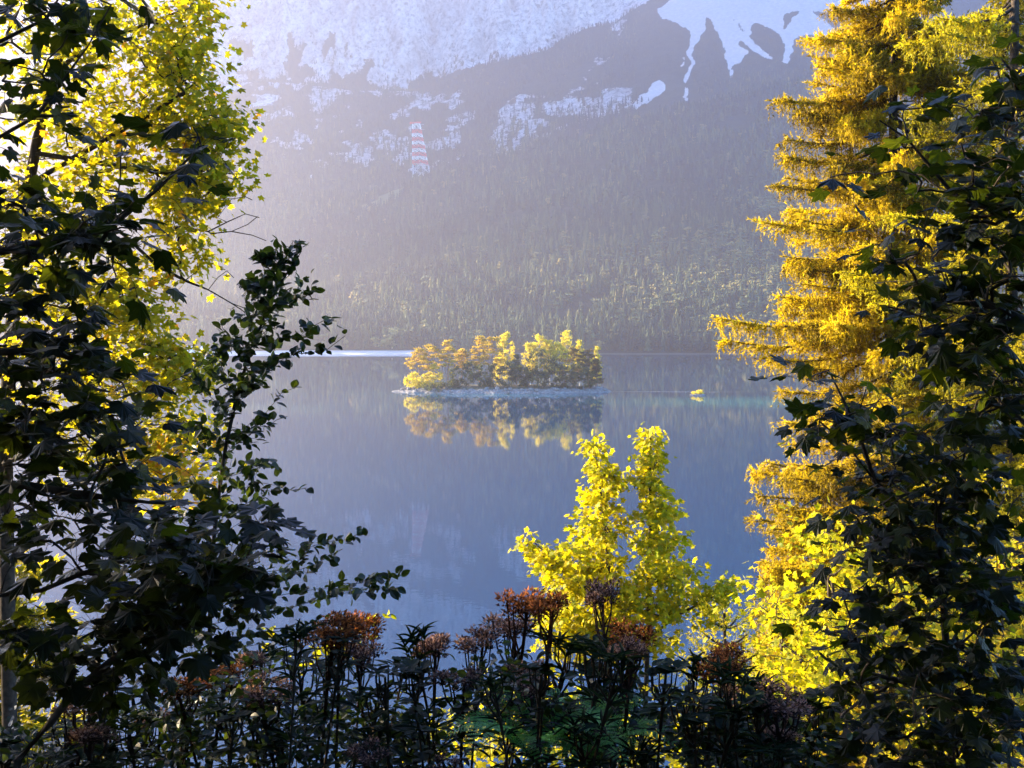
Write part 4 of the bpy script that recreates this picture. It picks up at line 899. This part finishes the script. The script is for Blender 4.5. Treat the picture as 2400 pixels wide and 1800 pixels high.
M['isl_pine'] = leaf_mat('isl_pine', [(.10, .065, .006), (.31, .21, .010), (.50, .36, .012)], .35, [(.3, .19, .008), (.6, .39, .010), (.8, .53, .012)], .7)
M['isl_conifer_shade'] = leaf_mat('isl_conifer_shade', [(.02, .018, .005), (.055, .042, .008), (.15, .10, .012)], .3, None, .7, .1)  # golden conifer colour darkened to paint in shade at the right end
M['isl_birch'] = leaf_mat('isl_birch', [(.24, .19, .006), (.46, .37, .008), (.62, .48, .010)], .45, [(.5, .42, .014), (.7, .58, .018), (.8, .62, .02)], .6)
M['isl_green'] = leaf_mat('isl_green', [(.010, .016, .004), (.025, .036, .007), (.08, .085, .010)], .35, [(.04, .05, .005), (.09, .10, .006), (.26, .23, .008)], .6)
def far_tree(kind, vx, top, wpx, Yd, lab, mat, name, lean=0, low=None, cat="tree"):
    x = (vx-CX)/F*Yd; gz = float(isl_h(np.array(x), np.array(Yd))[0]); base = np.array([x, Yd, gz-.2]); zt = H+(HY-top)/F*Yd; h_ = zt-gz; w_ = wpx/F*Yd/2
    root = thing(name, base, lab, cat); tb = MB(); lf = MB(); cl_ = []
    axis = lambda z: np.array([x+lean*(z-gz), Yd, z])
    if kind == 'pine':
        zz = np.linspace(gz-.2, zt-.5, 8); tube(tb, [axis(z)+np.array([.12*math.sin(z*.8), 0, 0]) for z in zz], np.linspace(.26, .07, 8), 6)
        lo = .42 if low is None else low
        for q in range(44):
            f = rng.uniform(0, 1)**.8; z = gz+h_*(lo+(1-lo)*f); prof = w_*math.sin(math.pi*min(.98, .22+.74*f))**.7; a = rng.uniform(0, 6.28); r_ = prof*math.sqrt(rng.uniform(.05, 1)); c = axis(z)+np.array([r_*math.cos(a), r_*math.sin(a), 0]); cl_.append((c, rng.uniform(.5, .95)*min(1.2, w_/2.4), .34))
            if q % 2 == 0: tube(tb, [axis(z-.5), c], [.06, .025], 4)
    elif kind == 'spruce':
        tube(tb, [axis(gz-.2), axis(zt)], [.24, .04], 6)
        for q in range(52):
            f = rng.uniform(.0, 1); z = gz+h_*(.12+.88*f); r_ = w_*(1-f)**.85*rng.uniform(.3, 1); a = rng.uniform(0, 6.28); c = axis(z)+np.array([r_*math.cos(a), r_*math.sin(a), -.2*r_]); cl_.append((c, rng.uniform(.45, .8), .4))
            if q % 3 == 0: tube(tb, [axis(z), c], [.05, .02], 4)
    else:
        lo = (.28 if kind == 'birch' else .04) if low is None else low
        zz = np.linspace(gz-.2, gz+h_*.9, 6); tube(tb, [axis(z)+np.array([.1*math.sin(z), 0, 0]) for z in zz], np.linspace(.17 if kind == 'birch' else .08, .03, 6), 6)
        for q in range(52 if kind == 'birch' else 26):
            f = rng.uniform(0, 1); z = gz+h_*(lo+(1-lo)*f); prof = w_*math.sin(math.pi*min(.97, .12+.82*f))**.8*(1.15-.35*f); a = rng.uniform(0, 6.28); r_ = prof*math.sqrt(rng.uniform(0, 1)); c = axis(z)+np.array([r_*math.cos(a), r_*math.sin(a), 0]); cl_.append((c, rng.uniform(.5, .9)*min(1.2, .45+w_/5), .75))
            if q % 2 == 0: tube(tb, [axis(max(gz, z-1.2)), c], [.05, .02], 4)
    for c, s_, fl in cl_:
        n = 60; off = rng.normal(size=(n, 3))*s_*np.array([.66, .66, .66*fl]); P = c+off
        scatter_tpl(lf, TUFT, P, frames(rand_dirs(n, 0, .5), rand_dirs(n, .7 if kind == 'pine' else .2)), rng.uniform(.28, .52, n), np.clip(rng.uniform(0, 1, n)*.7+.3*rng.uniform(), 0, 1))
    tb.build("trunk", M['bark_birch' if kind == 'birch' else 'bark_pine'], root, True); lf.build("crown", M[mat], root); return root
ISL = [('pine', 905, 752, 56, 452, "leftmost golden pine on the island", 'isl_pine', .0), ('pine', 926, 743, 60, 455, "golden pine second from the left end of the island", 'isl_pine', .0), ('pine', 968, 735, 40, 452, "slender golden pine with a bare trunk standing free on the island", 'isl_pine', 0),
       ('pine', 998, 752, 34, 458, "small dim pine in the gap right of the slender pine", 'isl_pine', 0), ('pine', 1036, 727, 44, 455, "tall golden pine on the left of the island's centre pair", 'isl_pine', 0), ('pine', 1064, 728, 62, 452, "broad crowned golden pine on the right of the centre pair", 'isl_pine', 0),
       ('birch', 1091, 721, 44, 460, "yellow birch rising behind the broad crowned pine", 'isl_birch', 0), ('birch', 1145, 742, 40, 462, "low yellow birch left of the island's green birch", 'isl_birch', 0), ('birch', 1166, 726, 56, 463, "wide yellow birch behind the green birch", 'isl_birch', 0), ('birch', 1188, 735, 30, 462, "yellow birch just right of the wide yellow birch", 'isl_birch', 0),
       ('birch', 1163, 755, 80, 443, "rounded green birch in the middle of the island", 'isl_green', 0), ('spruce', 1116, 765, 50, 450, "dark green tree between the golden pines and the green birch", 'isl_green', 0), ('birch', 1225, 717, 42, 462, "tallest pointed yellow birch on the island", 'isl_birch', 0), ('birch', 1206, 744, 44, 460, "yellow birch left of the pointed one", 'isl_birch', 0),
       ('pine', 1238, 752, 66, 450, "dark pine in front of the pointed yellow birch", 'isl_conifer_shade', 0), ('pine', 1270, 757, 56, 450, "dark pine at the right end of the island", 'isl_conifer_shade', 0), ('birch', 1252, 737, 24, 464, "small yellow birch top between the two dark pines", 'isl_birch', 0), ('birch', 1283, 748, 26, 464, "yellow birch leaning out at the island's right end", 'isl_birch', .06),
       ('spruce', 1288, 775, 36, 452, "low dark conifer at the far right tip of the island", 'isl_conifer_shade', 0)]
for kd, vx, tp, wp, Yd, lab, mt, ln in ISL:
    far_tree(kd, vx, tp, wp, Yd, lab, mt, {'pine': 'pine_tree', 'birch': 'birch_tree', 'spruce': 'spruce_tree'}[kd], ln, .12 if vx in (1270, 1238) else None)
SHR = [(893, 806, 40, 447, "bright yellow bush at the left tip of the island", 'isl_birch'), (915, 812, 40, 450, "golden bush right of the one at the island's left tip", 'isl_birch'), (937, 788, 44, 452, "yellow green bush between the two leftmost pines and the slender pine", 'isl_birch'), (985, 792, 46, 444, "dark green bush at the foot of the slender pine", 'isl_green'), (1012, 784, 48, 446, "dark bush left of the island's centre pines", 'isl_green'),
       (1040, 790, 48, 443, "dark bush under the centre pines", 'isl_green'), (1068, 782, 50, 445, "tall dark bush under the broad crowned pine", 'isl_green'), (1096, 780, 44, 443, "dark bush right of the broad crowned pine", 'isl_green'), (1130, 788, 44, 444, "dark bush left of the green birch trunk", 'isl_green'), (1195, 782, 50, 444, "dark bush right of the green birch", 'isl_green'),
       (1218, 790, 44, 444, "green bush under the pointed yellow birch", 'isl_green'), (1245, 785, 48, 444, "dark bush under the dark pines", 'isl_green'), (1272, 795, 44, 445, "dark bush near the island's right end", 'isl_green'), (950, 828, 70, 441, "low dark heath bush above the shore rocks on the left", 'isl_green'), (1080, 760, 40, 458, "sunlit bush behind the centre pines", 'isl_birch'), (1160, 800, 60, 442, "low green bush at the foot of the green birch", 'isl_green')]
for vx, tp, wp, Yd, lab, mt in SHR: far_tree('shrub', vx, tp, wp, Yd, lab, mt, "island_bush", 0, None, "bush")
# tiny islet with a sunlit shrub
ip = at(1508, 854, 425.5); ip[2] = 0
tm = MB(); V, Fc = boulder(50); tm.add(V*np.array([3.4, 2.2, .5])+ip+np.array([0, 0, .05]), Fc); tag(tm.build("islet_ground", M['rock']), "tiny rock islet right of the island", None, None, "structure")
root = thing("islet_bush", ip+np.array([0, 0, .3]), "bright yellow bush alone on the tiny rock islet", "bush"); lf = MB(); tb = MB()
for q in range(16):
    c = ip+np.array([rng.normal()*1.2, rng.uniform(-1, 1), rng.uniform(.4, 1.2)+rng.uniform(0, 1)**3*1.3]); n = 22; tube(tb, [ip+np.array([c[0]-ip[0], 0, .3])*np.array([.7, 1, 1]), c], [.06, .02], 4)
    scatter_tpl(lf, TUFT, c+rng.normal(size=(n, 3))*np.array([.4, .4, .28]), frames(rand_dirs(n), rand_dirs(n)), rng.uniform(.25, .45, n), rng.uniform(.5, 1, n))
tb.build("stem", M['bark_pine'], root); lf.build("foliage", M['isl_birch'], root)
# sand bar off the right end
sb = MB(); u = np.linspace(0, 1, 40); xx = IC[0]+40+u*62; wv = 4.0*np.sin(np.pi*np.clip(u*.97+.03, 0, 1))**.6*(1-.75*u)
yc = 448+1.5*np.sin(u*7)
V = np.concatenate([np.stack([xx, yc-wv, 0*u-.05], 1), np.stack([xx, yc, .08*wv/4], 1), np.stack([xx, yc+wv, 0*u-.05], 1)]); q = np.arange(39)
sb.add(V, np.concatenate([np.stack([q, q+1, q+41, q+40], 1), np.stack([q+40, q+41, q+81, q+80], 1)]))
tag(sb.build("sand_bar", noise_mat('sand', (.14, .125, .10), (.24, .21, .17), 1.2)), "pale sand bar trailing off the island", None, None, "structure")

# ------------------------------------------------------------------ lattice tower of the cable car
def lattice_tower():
    b0 = hit(915, 392); Yt = float(b0[1]); gz = float(terr(b0[0], Yt)[0]); base = np.array([b0[0], Yt, gz])
    root = thing("cable_car_tower", base, "leaning red and white lattice cable car tower on the forested ridge", "tower")
    zt = float(at(900, 268, Yt)[2]); lower = MB(); white = MB(); red = MB(); head = MB(); arm = MB()
    xb0, xb1 = at(893, 0, Yt)[0], at(932, 0, Yt)[0]; xt0, xt1 = at(891.5, 0, Yt)[0], at(907, 0, Yt)[0]; d0 = (xb1-xb0)*.62; d1 = (xt1-xt0)
    rx = at(900, 395, Yt)[2]
    z0 = min(gz-3, float(rx)); lv = [0, .155, .31, .375, .44, .505, .57, .635, .70, .765, .83, .90, 1.0]
    def corner(f, cx_, cy_):
        x = (xb0+(xt0-xb0)*f) if cx_ == 0 else (xb1+(xt1-xb1)*f); dd = (d0+(d1-d0)*f)/2
        return np.array([x, Yt+(dd if cy_ else -dd)*1.0+(2 if cx_ else -2), z0+(zt-z0)*f])
    C4 = [(0, 0), (1, 0), (1, 1), (0, 1)]
    for k_ in range(12):
        f0, f1 = lv[k_], lv[k_+1]; mb = lower if k_ < 2 else (red if k_ % 2 == 0 else white)
        th = .55 if k_ < 2 else .75
        for a in range(4):
            c0, c1 = C4[a], C4[(a+1) % 4]
            tube(mb, [corner(f0, *c0), corner(f1, *c0)], th, 5)
            m0 = (corner(f0, *c0)+corner(f0, *c1))/2; m1 = (corner(f1, *c0)+corner(f1, *c1))/2
            if k_ < 2:
                mm = (f0+f1)/2
                tube(mb, [corner(f0, *c0), m1], .4, 4); tube(mb, [corner(f0, *c1), m1], .4, 4); tube(mb, [corner(mm, *c0), m0], .32, 4); tube(mb, [corner(mm, *c1), m0], .32, 4)
            else:
                tube(mb, [corner(f0, *c0), m1, corner(f0, *c1)], 1.1 if mb is red else .62, 4); tube(mb, [corner(f1, *c0), m0, corner(f1, *c1)], .42, 4)
            tube(mb, [corner(f1, *c0), corner(f1, *c1)], .5, 4)
    t0 = corner(1, 0, 0); t1 = corner(1, 1, 1)
    hb = [t0+np.array([-2.5, -1.5, -1.5]), t1+np.array([-.5, 1.5, 3.0])]
    ax = hb[1]-hb[0]; sdv = unit(np.cross(ax, [0, 0, 1.]))*3.2; upv = np.array([0, 0, 3.6])
    V = [hb[0]-sdv, hb[1]-sdv, hb[1]+sdv, hb[0]+sdv]; V = V+[p+upv for p in V]
    head.add(V, [[0, 3, 2, 1], [4, 5, 6, 7], [0, 1, 5, 4], [1, 2, 6, 5], [2, 3, 7, 6], [3, 0, 4, 7]])
    tube(arm, [t1+np.array([0, 0, .6]), t1+np.array([8, 0, 1.2])], .45, 4); tube(arm, [t0+np.array([-1, 0, -5]), t0+np.array([-8, 0, -8])], .4, 4); tube(arm, [corner(.9, 1, 0), corner(.9, 1, 0)+np.array([7, 0, .3])], .35, 4)
    lower.build("lower_frame", plain('steel', (.5, .52, .56)), root); white.build("white_lattice", plain('paint_white', (.8, .8, .8)), root); red.build("red_lattice", plain('paint_red', (.60, .03, .015)), root)
    head.build("saddle_head", plain('paint_red_head', (.66, .06, .035)), root); arm.build("walkway_arm", plain('steel_arm', (.5, .52, .56)), root)
lattice_tower()
# small white mast on the slope
b0 = hit(671, 394); Ym = float(b0[1]); gz = float(b0[2]); zt = float(at(671, 379, Ym)[2]); zb = float(at(671, 393, Ym)[2])
root = thing("lift_mast", b0, "small white mast on the hazy slope left of the lattice tower", "mast"); mb = MB(); mb2 = MB()
tube(mb, [(b0[0], Ym, min(gz, zb)-1), (b0[0]+.8, Ym, zt)], [.9, .7], 6); tube(mb, [(b0[0]-2.6, Ym, zb), (b0[0]+2.8, Ym, zb+.6)], .8, 5); tube(mb2, [(b0[0]-.4, Ym, zt-.4), (b0[0]+2.8, Ym, zt+.8)], .7, 5)
mb.build("post", plain('mast_white', (.8, .8, .8)), root); mb2.build("crossarm", plain('mast_white_arm', (.8, .8, .8)), root)
# boathouses on the far shore
def hut(vx, wpx, lab):
    Yh = 1036.0; c = at(vx, 758, Yh); gz = float(terr(c[0], Yh)[0]); c[2] = gz; root = thing("boathouse", c, lab, "boathouse", "boathouses on the far shore"); w_ = wpx/F*Yh/2; hw = 2.6
    wl_ = MB(); rf = MB(); dr = MB()
    V = [(-w_, -3, -1), (w_, -3, -1), (w_, 3, -1), (-w_, 3, -1), (-w_, -3, hw), (w_, -3, hw), (w_, 3, hw), (-w_, 3, hw), (-w_, 0, hw+1.6), (w_, 0, hw+1.6)]
    wl_.add(np.array(V)+c, [[0, 1, 5, 4], [2, 3, 7, 6]]); wl_.add(np.array(V)+c, [[1, 2, 6, 9, 5], [3, 0, 4, 8, 7]])
    for sg in (-1, 1):
        P = np.array([(-w_-.4, sg*3.5, hw-.2), (w_+.4, sg*3.5, hw-.2), (w_+.4, 0, hw+1.75), (-w_-.4, 0, hw+1.75)]); P2 = P+np.array([0, 0, .2]); rf.add(np.vstack([P, P2])+c, [[0, 1, 2, 3], [4, 5, 6, 7], [0, 1, 5, 4], [1, 2, 6, 5], [2, 3, 7, 6], [3, 0, 4, 7]])
    D_ = np.array([(-.9, -3.05, -1), (.9, -3.05, -1), (.9, -3.05, 1.7), (-.9, -3.05, 1.7)]); dr.add(D_+c, [[0, 1, 2, 3]])
    wl_.build("wall", plain('hut_white', (.7, .7, .68)), root); rf.build("roof", plain('hut_roof', (.55, .54, .52)), root); dr.build("door", plain('hut_door', (.14, .1, .07)), root)
hut(410, 15, "wider white boathouse on the far beach behind the maple twigs"); hut(440, 10, "narrow white boathouse right of the wider one on the far beach")
# pale broadleaf at the far shore
Yb = 1046.0; c = at(847, 760, Yb); c[2] = float(terr(c[0], Yb)[0])-.3
root = thing("broadleaf_tree", c, "pale green round tree at the far shore left of the island", "tree"); lf = MB(); tb = MB(); tube(tb, [c, c+np.array([0, 0, 12])], [.5, .15], 6)
for q in range(40):
    f = rng.uniform(); p_ = c+np.array([rng.normal()*2.3, rng.normal()*2.3, 3+f*15]); n = 30; scatter_tpl(lf, TUFT, p_+rng.normal(size=(n, 3))*np.array([1, 1, .9]), frames(rand_dirs(n), rand_dirs(n, .3)), rng.uniform(.6, 1.1, n), rng.uniform(0, 1, n))
tb.build("trunk", M['bark_birch'], root); lf.build("crown", leaf_mat('far_pale', [(.10, .12, .05), (.18, .2, .09)], .3), root)

# ------------------------------------------------------------------ haze: one closed box round everything
hz = MB(); x0, x1, y0, y1, zl, zh = -1800, 1000, -100, 3950, -6, 1780
x0 = -1600; x1 = 1960; y0 = -110
hz.add([(x0, y0, zl), (x1, y0, zl), (x1, y1, zl), (x0, y1, zl), (x0, y0, zh), (x1, y0, zh), (x1, y1, zh), (x0, y1, zh)], [[0, 3, 2, 1], [4, 5, 6, 7], [0, 1, 5, 4], [1, 2, 6, 5], [2, 3, 7, 6], [3, 0, 4, 7]])
hm_, nt, out = new_mat('haze')
pvn = nt.nodes.new("ShaderNodeVolumePrincipled"); pvn.inputs["Color"].default_value = (.70, .72, .98, 1); pvn.inputs["Density"].default_value = .00027; pvn.inputs["Anisotropy"].default_value = .70
pvn.inputs["Density Attribute"].default_value = ""
nt.links.new(pvn.outputs[0], out.inputs["Volume"])
ho = hz.build("haze", hm_); ho["kind"] = "stuff"; ho["label"] = "pale morning haze over the lake"
